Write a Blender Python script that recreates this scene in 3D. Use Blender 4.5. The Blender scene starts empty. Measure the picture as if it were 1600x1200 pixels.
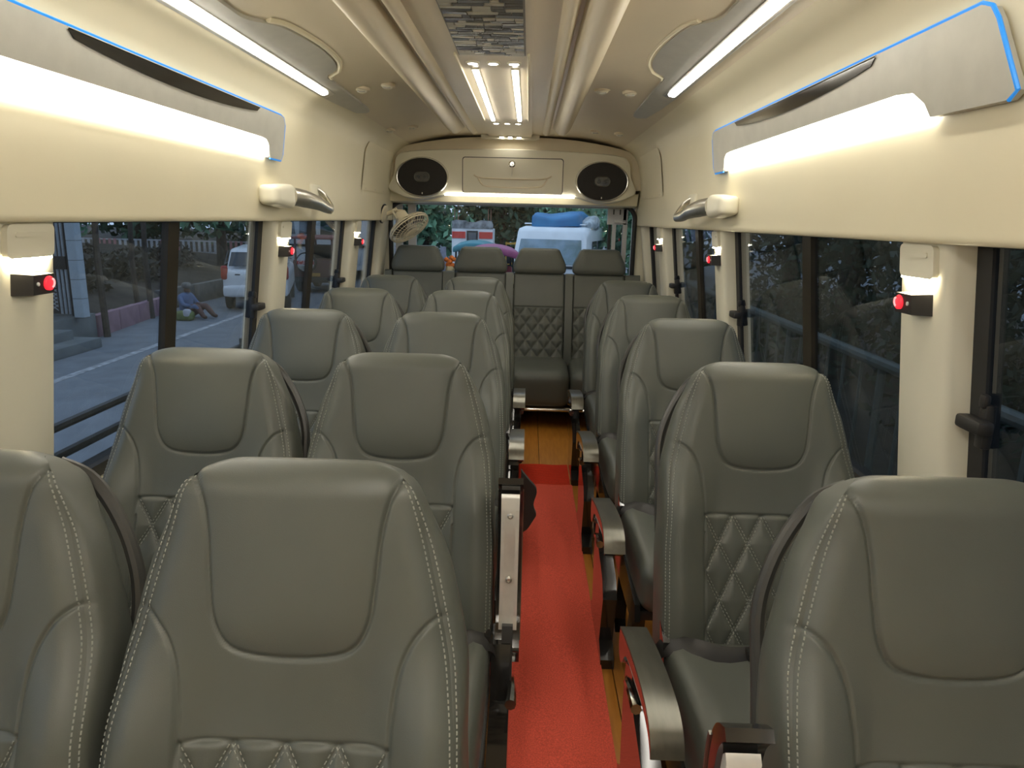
import bpy, bmesh, math, random
import numpy as np
from mathutils import Vector, Matrix
random.seed(7); rng = np.random.default_rng(7)
scene = bpy.context.scene
COL = scene.collection
PI = math.pi
TANW = math.tan(math.radians(7))

# ------------------------------------------------------------------ camera
F_PX, PITCH, ROLL, YAW = 1100.0, .2298, .0234, -.0181
def make_camera():
    cp, sp, cy, sy = math.cos(PITCH), math.sin(PITCH), math.cos(YAW), math.sin(YAW)
    fw = Vector((sy*cp, cy*cp, -sp)); rt = Vector((cy, -sy, 0)); up = rt.cross(fw)
    cr, sr = math.cos(ROLL), math.sin(ROLL)
    r2 = rt*cr + up*sr; u2 = -rt*sr + up*cr
    cd = bpy.data.cameras.new('camera'); cam = bpy.data.objects.new('camera', cd); COL.objects.link(cam)
    cd.sensor_width = 36; cd.lens = 36*F_PX/1600; cd.clip_start = .02; cd.clip_end = 300
    m = Matrix((r2, u2, -fw)).transposed().to_4x4(); m.translation = Vector((.1, 0, 1.32))
    cam.matrix_world = m
    scene.camera = cam
make_camera()

# ------------------------------------------------------------------ world: overcast dusk sky
SKY_STRENGTH = 1.25
w = bpy.data.worlds.new('dusk_sky'); scene.world = w; w.use_nodes = True
bg = w.node_tree.nodes['Background']
bg.inputs[0].default_value = (.42, .54, .72, 1); bg.inputs[1].default_value = SKY_STRENGTH

scene.view_settings.view_transform = 'Standard'; scene.view_settings.look = 'None'
scene.view_settings.gamma = 1.0; scene.view_settings.use_curve_mapping = False
scene.view_settings.exposure = 0.5
LED = dict(wall=8.5, ceil=14.0, mid=22.0, spot=20.0, rear=9.0, pillar=110.0, front=46.0)   # lamp emission strengths

# ------------------------------------------------------------------ materials
def mat(name, col, rough=.5, metal=0, var=0, scale=8, bump=0, bscale=200, coat=0, spec=.5, stretch=None, col2=None, emis=None, estr=0):
    m = bpy.data.materials.new(name); m.use_nodes = True
    nt = m.node_tree; b = nt.nodes['Principled BSDF']
    b.inputs['Base Color'].default_value = (*col, 1); b.inputs['Roughness'].default_value = rough
    b.inputs['Metallic'].default_value = metal; b.inputs['Specular IOR Level'].default_value = spec
    if coat: b.inputs['Coat Weight'].default_value = coat; b.inputs['Coat Roughness'].default_value = .08
    tc = nt.nodes.new('ShaderNodeTexCoord'); mp = nt.nodes.new('ShaderNodeMapping')
    nt.links.new(tc.outputs['Object'], mp.inputs[0])
    if stretch: mp.inputs['Scale'].default_value = stretch
    if var or col2:
        n = nt.nodes.new('ShaderNodeTexNoise'); n.inputs['Scale'].default_value = scale; n.inputs['Detail'].default_value = 6
        r = nt.nodes.new('ShaderNodeValToRGB')
        c2 = col2 if col2 else tuple(min(1, c*(1+var)) for c in col)
        c1 = col if col2 else tuple(c*(1-var) for c in col)
        r.color_ramp.elements[0].color = (*c1, 1); r.color_ramp.elements[1].color = (*c2, 1)
        r.color_ramp.elements[0].position = .32; r.color_ramp.elements[1].position = .68
        nt.links.new(mp.outputs[0], n.inputs['Vector']); nt.links.new(n.outputs[0], r.inputs[0]); nt.links.new(r.outputs[0], b.inputs['Base Color'])
    if bump:
        n2 = nt.nodes.new('ShaderNodeTexNoise'); n2.inputs['Scale'].default_value = bscale; n2.inputs['Detail'].default_value = 3
        bp = nt.nodes.new('ShaderNodeBump'); bp.inputs['Strength'].default_value = bump; bp.inputs['Distance'].default_value = .002
        nt.links.new(mp.outputs[0], n2.inputs['Vector']); nt.links.new(n2.outputs[0], bp.inputs['Height']); nt.links.new(bp.outputs[0], b.inputs['Normal'])
    if emis:
        b.inputs['Emission Color'].default_value = (*emis, 1); b.inputs['Emission Strength'].default_value = estr
    return m

def glass_mat(name, tint, base=.05, gcol=(1, 1, 1)):
    m = bpy.data.materials.new(name); m.use_nodes = True; nt = m.node_tree; nt.nodes.clear()
    out = nt.nodes.new('ShaderNodeOutputMaterial'); mix = nt.nodes.new('ShaderNodeMixShader')
    t = nt.nodes.new('ShaderNodeBsdfTransparent'); t.inputs[0].default_value = (*tint, 1)
    g = nt.nodes.new('ShaderNodeBsdfGlossy'); g.inputs['Roughness'].default_value = .01; g.inputs[0].default_value = (*gcol, 1)
    lw = nt.nodes.new('ShaderNodeLayerWeight'); lw.inputs[0].default_value = .5
    p = nt.nodes.new('ShaderNodeMath'); p.operation = 'POWER'; p.inputs[1].default_value = 4.0
    q = nt.nodes.new('ShaderNodeMath'); q.operation = 'MULTIPLY_ADD'; q.inputs[1].default_value = 1-base; q.inputs[2].default_value = base
    nt.links.new(lw.outputs['Facing'], p.inputs[0]); nt.links.new(p.outputs[0], q.inputs[0]); nt.links.new(q.outputs[0], mix.inputs[0])
    nt.links.new(t.outputs[0], mix.inputs[1]); nt.links.new(g.outputs[0], mix.inputs[2]); nt.links.new(mix.outputs[0], out.inputs[0])
    return m

M = dict(
    leather=mat('leather', (.100, .108, .092), .42, var=.07, scale=5, bump=.12, bscale=700),
    thread=mat('thread', (.30, .31, .27), .7, var=.1),
    cream=mat('cream_plastic', (.78, .715, .52), .42, var=.02, scale=3),
    cream_lt=mat('cream_painted', (.80, .765, .62), .38, var=.02, scale=3),
    ceiling=mat('ceiling_plastic', (.70, .615, .45), .36, var=.03, scale=3, bump=.03, bscale=500),
    satin=mat('satin_grey', (.52, .51, .455), .36, metal=.25, var=.04, scale=20),
    chrome=mat('chrome', (.75, .74, .70), .13, metal=1, var=.03),
    satinchrome=mat('satin_chrome', (.74, .72, .66), .30, metal=1, var=.05, scale=30),
    bronze=mat('brushed_bronze_grey', (.20, .195, .165), .30, metal=.85, var=.1, scale=60, stretch=(1, .1, 1)),
    alu=mat('cast_aluminium', (.74, .73, .68), .32, metal=.3, var=.05, scale=40),
    gloss=mat('gloss_black', (.018, .017, .016), .09, coat=.6, var=.2),
    black=mat('matt_black', (.022, .021, .020), .45, var=.2),
    rubber=mat('black_rubber', (.018, .018, .018), .6, var=.2),
    darkmetal=mat('dark_metal', (.05, .05, .046), .38, metal=.1, var=.2),
    mesh=mat('speaker_cloth', (.022, .020, .019), .75, var=.3, scale=300, bump=.4, bscale=900),
    red=mat('red_button', (.75, .03, .04), .25, emis=(1, .03, .05), estr=.7),
    redlite=mat('red_ring', (.9, .3, .3), .3, emis=(1, .35, .35), estr=.9),
    carpet=mat('red_carpet', (.82, .125, .08), .95, var=.18, scale=260, bump=.8, bscale=420, spec=.1),
    carpet2=mat('red_carpet_under', (.66, .048, .022), .95, var=.15, scale=260, bump=.7, bscale=420, spec=.1),
    wood=mat('wood_vinyl', (.52, .20, .028), .36, col2=(.63, .27, .045), scale=9, stretch=(6, .7, 1)),
    cord=mat('fan_plastic', (.80, .73, .55), .4, var=.03),
    mirror=mat('mirror_tile', (.50, .46, .34), .30, metal=.6, var=.15, scale=14),
    mirror2=mat('dark_mirror_tile', (.13, .115, .085), .2, metal=.6, var=.2, scale=14),
    blue=mat('blue_edge_light', (.02, .25, .7), .3, emis=(.0, .16, .55), estr=.55),
    led=mat('led_warm', (1, .97, .9), .4, emis=(1, .93, .80), estr=1),
    pane=glass_mat('window_glass', (.80, .83, .85), .045),
    darkpane=glass_mat('tinted_glass', (.60, .64, .66), .05),
    rearpane=glass_mat('rear_glass', (.93, .96, .97), .02),
)
def led(name, s, col=(1, .95, .85)): return mat('led_'+name, (1, .97, .9), .4, emis=col, estr=s)

# ------------------------------------------------------------------ mesh builder
WLOC = {}
class MB:
    def __init__(s): s.v = []; s.f = []; s.mi = []
    def add(s, vs, fs, mi=0):
        o = len(s.v); s.v += [tuple(map(float, p)) for p in vs]; s.f += [tuple(i+o for i in f) for f in fs]; s.mi += [mi]*len(fs); return s
    def box(s, c, d, bev=0, rot=None, mi=0):
        if bev <= 0:
            vs = [(x*d[0]/2, y*d[1]/2, z*d[2]/2) for x in (-1, 1) for y in (-1, 1) for z in (-1, 1)]
            fs = [(0, 1, 3, 2), (4, 6, 7, 5), (0, 4, 5, 1), (2, 3, 7, 6), (0, 2, 6, 4), (1, 5, 7, 3)]
        else:
            bm = bmesh.new(); bmesh.ops.create_cube(bm, size=1); bmesh.ops.scale(bm, vec=d, verts=bm.verts)
            bmesh.ops.bevel(bm, geom=bm.edges[:], offset=min(bev, min(d)*.49), segments=2, profile=.6, affect='EDGES')
            bm.verts.index_update(); vs = [tuple(v.co) for v in bm.verts]; fs = [tuple(v.index for v in f.verts) for f in bm.faces]; bm.free()
        if rot is not None: vs = [rot @ Vector(v) for v in vs]
        return s.add([(v[0]+c[0], v[1]+c[1], v[2]+c[2]) for v in vs], fs, mi)
    def rbox(s, c, d, r, n=8, fn=None, mi=0):
        h = np.array(d)/2; inner = np.maximum(h-r, 1e-4); lin = np.linspace(-1, 1, n+1); key = {}; vs = []; fs = []
        def vid(p):
            k = tuple(np.round(p, 5))
            if k not in key:
                q = np.array(p)*h; cl = np.clip(q, -inner, inner); dv = q-cl; l = np.linalg.norm(dv)
                if l > 1e-9: q = cl+dv/l*r
                if fn is not None: q = np.array(fn(q))
                key[k] = len(vs); vs.append(q+np.array(c))
            return key[k]
        # warp the parameter so that the corners get enough faces
        for ax in range(3):
            for sg in (-1, 1):
                for i in range(n):
                    for j in range(n):
                        qs = []
                        for (a, b) in ((i, j), (i+1, j), (i+1, j+1), (i, j+1)):
                            p = [0, 0, 0]; p[ax] = sg; p[(ax+1) % 3] = lin[a]; p[(ax+2) % 3] = lin[b]; qs.append(vid(p))
                        fs.append(tuple(qs) if sg > 0 else tuple(qs[::-1]))
        return s.add(vs, fs, mi)
    def prism(s, poly, fn, t0, t1, mi=0, bev=0):
        n = len(poly)
        rings = [(t0, poly)]
        rings += [(t1, poly)]
        vs = []
        for t, pl in rings: vs += [fn(a, b, t) for a, b in pl]
        fs = [tuple(range(n))[::-1], tuple(range(n, 2*n))]
        fs += [(i, (i+1) % n, n+(i+1) % n, n+i) for i in range(n)]
        return s.add(vs, fs, mi)
    def tube(s, pts, r, n=8, closed=False, mi=0, flat=None):
        P = [Vector(p) for p in pts]; m = len(P); vs = []; fs = []
        R = r if hasattr(r, '__len__') else [r]*m
        up = None
        for i in range(m):
            if closed: t = P[(i+1) % m]-P[i-1]
            else: t = P[min(i+1, m-1)]-P[max(i-1, 0)]
            t.normalize()
            if up is None:
                up = Vector((0, 0, 1)) if abs(t.z) < .9 else Vector((1, 0, 0))
            up = (up - t*up.dot(t)); up.normalize(); sd = t.cross(up)
            for k in range(n):
                a = 2*PI*k/n; e = flat or (1, 1)
                vs.append(P[i] + (sd*math.cos(a)*e[0] + up*math.sin(a)*e[1])*R[i])
        for i in range(m if closed else m-1):
            j = (i+1) % m
            for k in range(n): fs.append((i*n+k, i*n+(k+1) % n, j*n+(k+1) % n, j*n+k))
        if not closed: fs += [tuple(range(n))[::-1], tuple((m-1)*n+k for k in range(n))]
        return s.add(vs, fs, mi)
    def lathe(s, prof, n, origin, axis, sx=1, sy=1, mi=0):
        ax = Vector(axis).normalized(); a = Vector((0, 0, 1)) if abs(ax.z) < .9 else Vector((0, 1, 0))
        e1 = a.cross(ax).normalized(); e2 = ax.cross(e1)
        o = Vector(origin); vs = []; fs = []; m = len(prof)
        for r, h in prof:
            for k in range(n):
                t = 2*PI*k/n; vs.append(o + ax*h + e1*math.cos(t)*r*sx + e2*math.sin(t)*r*sy)
        for i in range(m-1):
            for k in range(n): fs.append((i*n+k, i*n+(k+1) % n, (i+1)*n+(k+1) % n, (i+1)*n+k))
        fs += [tuple(range(n))[::-1], tuple((m-1)*n+k for k in range(n))]
        return s.add(vs, fs, mi)
    def grid(s, P, mi=0, flip=False):
        n, m = len(P), len(P[0]); vs = [p for row in P for p in row]
        fs = [(i*m+j, i*m+j+1, (i+1)*m+j+1, (i+1)*m+j) for i in range(n-1) for j in range(m-1)]
        if flip: fs = [f[::-1] for f in fs]
        return s.add(vs, fs, mi)
    def build(s, name, m, parent=None, local=False, smooth=35, normals=None, fixn=False):
        V = np.array(s.v)
        lo, hi = V.min(0), V.max(0)
        if parent is None: loc = np.array([(lo[0]+hi[0])/2, (lo[1]+hi[1])/2, lo[2]])
        else: loc = (lo+hi)/2
        me = bpy.data.meshes.new(name); me.from_pydata((V-loc).tolist(), [], s.f)
        if fixn:
            bm = bmesh.new(); bm.from_mesh(me); bmesh.ops.recalc_face_normals(bm, faces=bm.faces[:]); bm.to_mesh(me); bm.free()
        for mm in (m if isinstance(m, (list, tuple)) else [m]): me.materials.append(mm)
        if any(s.mi): me.polygons.foreach_set('material_index', s.mi)
        if smooth:
            me.polygons.foreach_set('use_smooth', [True]*len(me.polygons))
            if smooth < 180: me.set_sharp_from_angle(angle=math.radians(smooth))
        if normals is not None: me.normals_split_custom_set_from_vertices(normals)
        o = bpy.data.objects.new(name, me); COL.objects.link(o)
        base = np.zeros(3)
        if parent is not None:
            o.parent = parent
            if not local or parent.type == 'MESH': base = WLOC[parent.as_pointer()]
        o.location = loc - base
        WLOC[o.as_pointer()] = loc
        return o
def tag(o, label, cat, group=None, kind=None):
    if label: o['label'] = label
    if cat: o['category'] = cat
    if group: o['group'] = group
    if kind: o['kind'] = kind
    return o
def struct(o, label=None):
    o['kind'] = 'structure'
    if label: o['label'] = label
    return o
def empty(name, loc, label, cat, group=None, rz=0):
    o = bpy.data.objects.new(name, None); COL.objects.link(o); o.location = loc; o.rotation_euler = (0, 0, rz); o.empty_display_size = .05
    WLOC[o.as_pointer()] = np.array(loc, float)
    if rz: WLOC[o.as_pointer()] = np.array(loc, float)
    return tag(o, label, cat, group)
def lempty(name, loc, label, cat, group=None, rz=0):
    """an Empty whose parts are given in its own local coordinates"""
    o = empty(name, loc, label, cat, group, rz); WLOC[o.as_pointer()] = np.zeros(3); return o
def copy_tree(o, parent=None):
    c = o.copy(); COL.objects.link(c); c.parent = parent
    for ch in o.children: copy_tree(ch, c)
    return c
def ss(a, b, x): t = np.clip((x-a)/(b-a), 0, 1); return t*t*(3-2*t)
def catmull(pts, k=8, closed=False):
    P = np.array(pts, float); n = len(P); out = []
    for i in range(n if closed else n-1):
        if closed: p0, p1, p2, p3 = P[i-1], P[i], P[(i+1) % n], P[(i+2) % n]
        else: p0, p1, p2, p3 = P[max(i-1, 0)], P[i], P[i+1], P[min(i+2, n-1)]
        for t in np.linspace(0, 1, k, endpoint=False):
            out.append(.5*((2*p1)+(-p0+p2)*t+(2*p0-5*p1+4*p2-p3)*t*t+(-p0+3*p1-3*p2+p3)*t**3))
    if not closed: out.append(P[-1])
    return np.array(out)
def rrect(x0, x1, y0, y1, r, k=5):
    out = []
    for cx, cy, a0 in ((x1-r, y1-r, 0), (x0+r, y1-r, 90), (x0+r, y0+r, 180), (x1-r, y0+r, 270)):
        for i in range(k+1):
            a = math.radians(a0+90*i/k); out.append((cx+r*math.cos(a), cy+r*math.sin(a)))
    return out
YF, YB = -1.7, 5.0        # bus interior from front partition to rear frame

# ================================================================== SETTING: the bus shell
# --- floor, with separate wood-look boards
fl = struct(MB().box((0, (YF+5.1)/2, -.04), (2.04, 5.1-YF, .056)).build('floor', M['black']), 'bus floor under wood-look boards')
pw = .195; k = 0
for i in range(10):
    for j in range(3):
        y0 = -1.65+j*2.22+(.0 if i % 2 else .7); y1 = min(y0+2.216, 5.0)
        if i % 2 == 0 and j == 2: y1 = 5.0
        MB().box((-.975+pw*(i+.5), (y0+y1)/2, -.006), (pw-.003, y1-y0-.003, .012), .0015).build('plank', M['wood'], fl)
# --- lower side walls, sills
def wx(z, off=0): return .93-(z-.8)*TANW+off          # inner face of pillars
for sg, nm in ((-1, 'wall_left'), (1, 'wall_right')):
    prof = [(sg*.94, .0), (sg*.945, .30), (sg*.94, .60), (sg*.955, .635), (sg*1.03, .645), (sg*1.05, .60), (sg*1.05, 0)]
    struct(MB().prism(prof, lambda a, b, t: (a, t, b), YF, YB+.12).build(nm, M['cream'], fixn=True), 'cream lower side wall with window ledge')
# --- upper coves (from the window tops to the ceiling)
CPROF = [(.868, 1.303), (.862, 1.295), (.852, 1.294), (.846, 1.302), (.845, 1.33), (.8415, 1.42), (.838, 1.5), (.828, 1.585), (.8145, 1.67), (.798, 1.71), (.772, 1.745), (.735, 1.772), (.70, 1.789)]
for sg, nm in ((-1, 'trim_1'), (1, 'trim_2')):
    prof = catmull(CPROF, 4)
    P = [[(sg*a, y, b) for a, b in prof] for y in np.linspace(YF, YB+.1, 12)]
    mb = MB().grid(P, flip=(sg > 0))
    mb.grid([[(sg*1.02, y, 1.31), (sg*.868, y, 1.303)] for y in (YF, YB+.1)], flip=(sg > 0))
    mb.grid([[(sg*(a+.05), y, b+.03) for a, b in prof] for y in (YF, YB+.1)], flip=(sg < 0))
    mb.grid([[(sg*1.02, y, 1.31), (sg*.918, y, 1.333)] for y in (YF, YB+.1)], flip=(sg < 0))
    struct(mb.build(nm, M['cream'], smooth=60), 'cream moulded panel above the side windows')
# --- ceiling: a shallow vault
CEIL = [(-.70, 1.789), (-.62, 1.813), (-.5, 1.838), (-.4, 1.849), (-.2, 1.853), (0, 1.855), (.2, 1.853), (.4, 1.849), (.5, 1.838), (.62, 1.813), (.70, 1.789)]
cp_ = catmull(CEIL, 4)
mb = MB().grid([[(a, y, b) for a, b in cp_] for y in np.linspace(YF, YB+.1, 10)])
mb.grid([[(a*1.08, y, b+.04) for a, b in cp_] for y in (YF, YB+.1)], flip=True)
struct(mb.build('ceiling', M['ceiling'], smooth=60), 'beige moulded ceiling')
def cz(x): return float(np.interp(x, cp_[:, 0], cp_[:, 1]))
# --- front partition behind the camera
mb = MB(); mb.box((0, YF-.03, .95), (2.1, .06, 1.95)); struct(mb.build('wall_front', M['cream']), 'cream front partition')

# --- pillars between the side windows
PIL = {-1: [(-1.6, -1.4), (-.05, .15), (1.275, 1.46), (2.75, 2.93), (3.985, 4.17), (4.80, 5.0)],
       1: [(-1.6, -1.4), (-.05, .15), (1.33, 1.505), (2.885, 3.03), (4.145, 4.35), (4.92, 5.0)]}
tn = 3
for sg in (-1, 1):
    for a, b in PIL[sg]:
        cs = [(a-.012, .10), (a-.008, .06), (a-.002, .016), (a+.003, .006), (a+.014, 0), (b-.012, 0), (b-.004, .004), (b, .014), (b+.002, .10)]
        zs = np.linspace(.645, 1.302, 8); mb = MB()
        mb.grid([[(sg*wx(z, o), y, z) for y, o in cs] for z in zs], flip=(sg < 0))
        struct(mb.build('trim_%d' % tn, M['cream_lt'], smooth=40), 'cream window pillar cover'); tn += 1

# --- side windows: glass panes, black frame bars, latch
def gx(z): return wx(z, .062)
def latch(sg, y, z, win):
    mb = MB(); x = gx(z)
    mb.rbox((sg*(x-.014), y, z), (.022, .026, .085), .006, 4)
    mb.rbox((sg*(x-.036), y, z+.004), (.032, .075, .028), .008, 4)
    mb.rbox((sg*(x-.022), y+.002, z+.048), (.014, .02, .026), .005, 3)
    mb.build('latch', M['black'], win)
wn = 1
for sg in (-1, 1):
    pl = PIL[sg]
    for i in range(len(pl)-1):
        y0, y1 = pl[i][1]-.005, pl[i+1][0]+.005
        z0, z1 = .70, 1.30
        def fr(yA, yB, zA, zB, th=.028, mb=None, off=0.0):
            vs = []
            for o in (-.014+off, th-.014+off):
                for (y, z) in ((yA, zA), (yB, zA), (yB, zB), (yA, zB)): vs.append((sg*(gx(z)+o), y, z))
            return (mb or MB()).add(vs, [(0, 1, 2, 3), (7, 6, 5, 4), (0, 4, 5, 1), (1, 5, 6, 2), (2, 6, 7, 3), (3, 7, 4, 0)])
        mb = MB()
        fr(y0, y1, z0-.055, z0-.02, .05, mb); fr(y0, y1, z1-.010, z1+.01, .03, mb)
        fr(y0, y0+.03, z0-.03, z1, .03, mb); fr(y1-.055, y1, z0-.03, z1, .03, mb)
        fm = struct(mb.build('window_%d' % wn, M['rubber'], fixn=True), 'black framed sliding side window'); wn += 1
        ym = y0+(y1-y0)*.475
        if y1-y0 > .7:
            fr(ym-.045, ym+.020, z0-.03, z1-.005, .020, None, .004).build('mullion', mat('bronze_frame%d' % wn, (.045, .036, .024), .35, metal=.4, var=.2), fm, smooth=0)
            fr(y0+.02, ym, z0-.03, z1, .004, None, .016).build('pane', M['pane'] if sg < 0 else M['darkpane'], fm, smooth=0)
            fr(ym, y1-.03, z0-.03, z1, .004, None, .006).build('pane', M['pane'] if sg < 0 else M['darkpane'], fm, smooth=0)
            latch(sg, y1-.06, .965, fm)
        else:
            fr(y0+.02, y1-.03, z0-.03, z1, .004, None, .01).build('pane', M['pane'] if sg < 0 else M['darkpane'], fm, smooth=0)

# --- rear wall with its opening, rear door frame and glass
mb = MB()
mb.box((0, 5.11, .46), (2.0, .05, .94)); mb.box((0, 5.11, 1.69), (2.0, .05, .52))
mb.box((-.93, 5.08, 1.18), (.14, .11, .52)); mb.box((.915, 5.08, 1.18), (.17, .11, .52))
struct(mb.build('wall_rear', M['cream_lt'], smooth=0), 'cream rear wall around the back window')
seal = [(x, 5.0, z) for x, z in rrect(-.86, .83, .86, 1.425, .09, 6)]
tr = struct(MB().tube(seal, .016, 8, True, flat=(1, 1)).build('trim_%d' % tn, M['rubber']), 'black rubber seal around the back opening'); tn += 1
d1 = mb = MB()
greyd = mat('door_grey', (.50, .51, .52), .4, var=.05)
mb.box((.775, 5.09, 1.16), (.03, .04, .60)); mb.box((.715, 5.09, 1.37), (.13, .04, .14)); mb.box((.70, 5.09, 1.10), (.025, .03, .5))
mb.box((-.815, 5.09, 1.16), (.05, .04, .60)); mb.box((-.725, 5.09, 1.16), (.05, .04, .60)); mb.box((-.70, 5.08, 1.16), (.012, .03, .6)); mb.box((-.77, 5.09, 1.44), (.13, .04, .05))
door = struct(mb.build('door_1', greyd, smooth=0), 'grey metal rear door frame')
MB().box((.735, 5.065, 1.32), (.085, .02, .022), .004).build('slot_trim', greyd, door)
for x in (.69, .735): MB().box((x, 5.066, 1.385), (.008, .012, .035)).build('slot', M['black'], door)
MB().box((-.77, 5.09, 1.15), (.05, .006, .5)).build('pane', M['darkpane'], door)
MB().box((.738, 5.10, 1.12), (.05, .006, .42)).build('pane', M['darkpane'], door)
wr = struct(MB().box((.672, 5.12, 1.15), (.02, .03, .62)).build('window_%d' % wn, M['rubber']), 'wide rear window looking onto the street')
MB().box((-.01, 5.125, 1.15), (1.36, .006, .60)).build('pane', M['rearpane'], wr)

# ================================================================== SEATS
TH = math.atan(.30); SN, CS = math.sin(TH), math.cos(TH); RT = .04
HWT = np.array([(-.76, .214), (-.63, .218), (-.43, .217), (-.31, .210), (-.24, .201), (-.16, .183), (-.10, .168), (-.06, .157), (-.04, .151), (-.025, .145), (-.012, .136), (-.004, .125), (0, .112)])
_ds = np.linspace(-.76, 0, 800); _hw = np.interp(_ds, HWT[:, 0], HWT[:, 1])
_k = np.hanning(61); _k /= _k.sum(); _sm = np.convolve(np.pad(_hw, 30, 'edge'), _k, 'valid'); _wt = ss(-.09, -.04, _ds); _hw = _sm*(1-_wt)+_hw*_wt
def HW(s): return np.interp(s, _ds, _hw)
_half = [(.137, -.006), (.119, -.045), (.110, -.09), (.105, -.145), (.098, -.195), (.078, -.228), (.035, -.240)]
HEAD = catmull([(-a, b) for a, b in _half]+[(a, b) for a, b in _half[::-1]], 10)
BOL = catmull([(.192, -.183), (.174, -.193), (.156, -.214), (.142, -.245), (.134, -.29), (.131, -.345), (.131, -.50), (.131, -.76)], 8)
QT = -.345; QW, QH = .0655, .125
def dist_poly(U, S, poly):
    d = np.full(U.shape, 9.0)
    for i in range(len(poly)-1):
        a, b = poly[i], poly[i+1]; ab = b-a; L2 = ab@ab
        t = np.clip(((U-a[0])*ab[0]+(S-a[1])*ab[1])/L2, 0, 1)
        d = np.minimum(d, np.hypot(U-a[0]-t*ab[0], S-a[1]-t*ab[1]))
    return d
def in_poly(U, S, poly):
    r = np.zeros(U.shape, bool); n = len(poly); j = n-1
    for i in range(n):
        xi, yi, xj, yj = *poly[i], *poly[j]
        if yi != yj:
            c = ((yi > S) != (yj > S)) & (U < (xj-xi)*(S-yi)/(yj-yi)+xi); r ^= c
        j = i
    return r
HEADP = np.vstack([HEAD, [(.137, .05), (-.137, .05)]])
def quilt_d(U, S, top, w, h):
    a = U/w; b = (S-top)/h
    k = 1/math.hypot(1/w, 1/h)
    d1 = np.abs((a+b)-np.round(a+b))*k; d2 = np.abs((a-b)-np.round(a-b))*k
    return np.minimum(d1, d2)
def HGT(U, S):
    A = np.abs(U); hw = HW(S)
    dh = dist_poly(U, S, HEAD); db = dist_poly(A, S, BOL)
    ins = in_poly(U, S, HEADP)
    inq = (S < QT) & (A < .131)
    h = .034*ss(.10, .185, A)*ss(-.20, -.36, S)
    h = h+np.where(ins, .008*(1-np.exp(-dh/.022)), .0015*(1-np.exp(-dh/.012)))
    h = h-.0042*np.exp(-(dh/.0027)**2)-.0045*np.exp(-(db/.0027)**2)
    h = h-.004*np.exp(-((S-QT)/.0035)**2)*(A < .131)
    dq = quilt_d(U, S, QT, QW, QH)
    h = h+np.where(inq, .009*(1-np.exp(-dq/.009))-.004, 0)
    e = np.clip((A-(hw-.035))/.035, 0, 1); h = h-.017*e**2.2*(.25+.75*ss(.02, .10, -S))
    h = h+.014*np.exp(-((S+.58)/.14)**2)-.010*np.exp(-((S+.30)/.10)**2)*ss(.16, .08, A)
    return h
def place(u, s, d): return np.stack([u, s*SN+d*CS, 1.01+s*CS-d*SN], -1)
NU, NS, NA = 170, 260, 16
_s = np.concatenate([np.linspace(-.735, -RT, NS), np.full(NA, -RT)]); _th = np.concatenate([np.zeros(NS), np.linspace(0, PI/2, NA+1)[1:]])
_seff = np.concatenate([_s[:NS], -RT+RT*np.sin(_th[NS:])])
def front_sheet():
    S = np.repeat(_seff[:, None], NU+1, 1); hw = HW(_seff)[:, None]
    U = hw*np.linspace(-1, 1, NU+1)[None, :]
    H = HGT(U, S); th = _th[:, None]
    s_out = np.where(th > 0, -RT+(RT+H)*np.sin(th), S); d_out = np.where(th > 0, RT-(RT+H)*np.cos(th), -H)
    return U, S, place(U, s_out, d_out)
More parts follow.
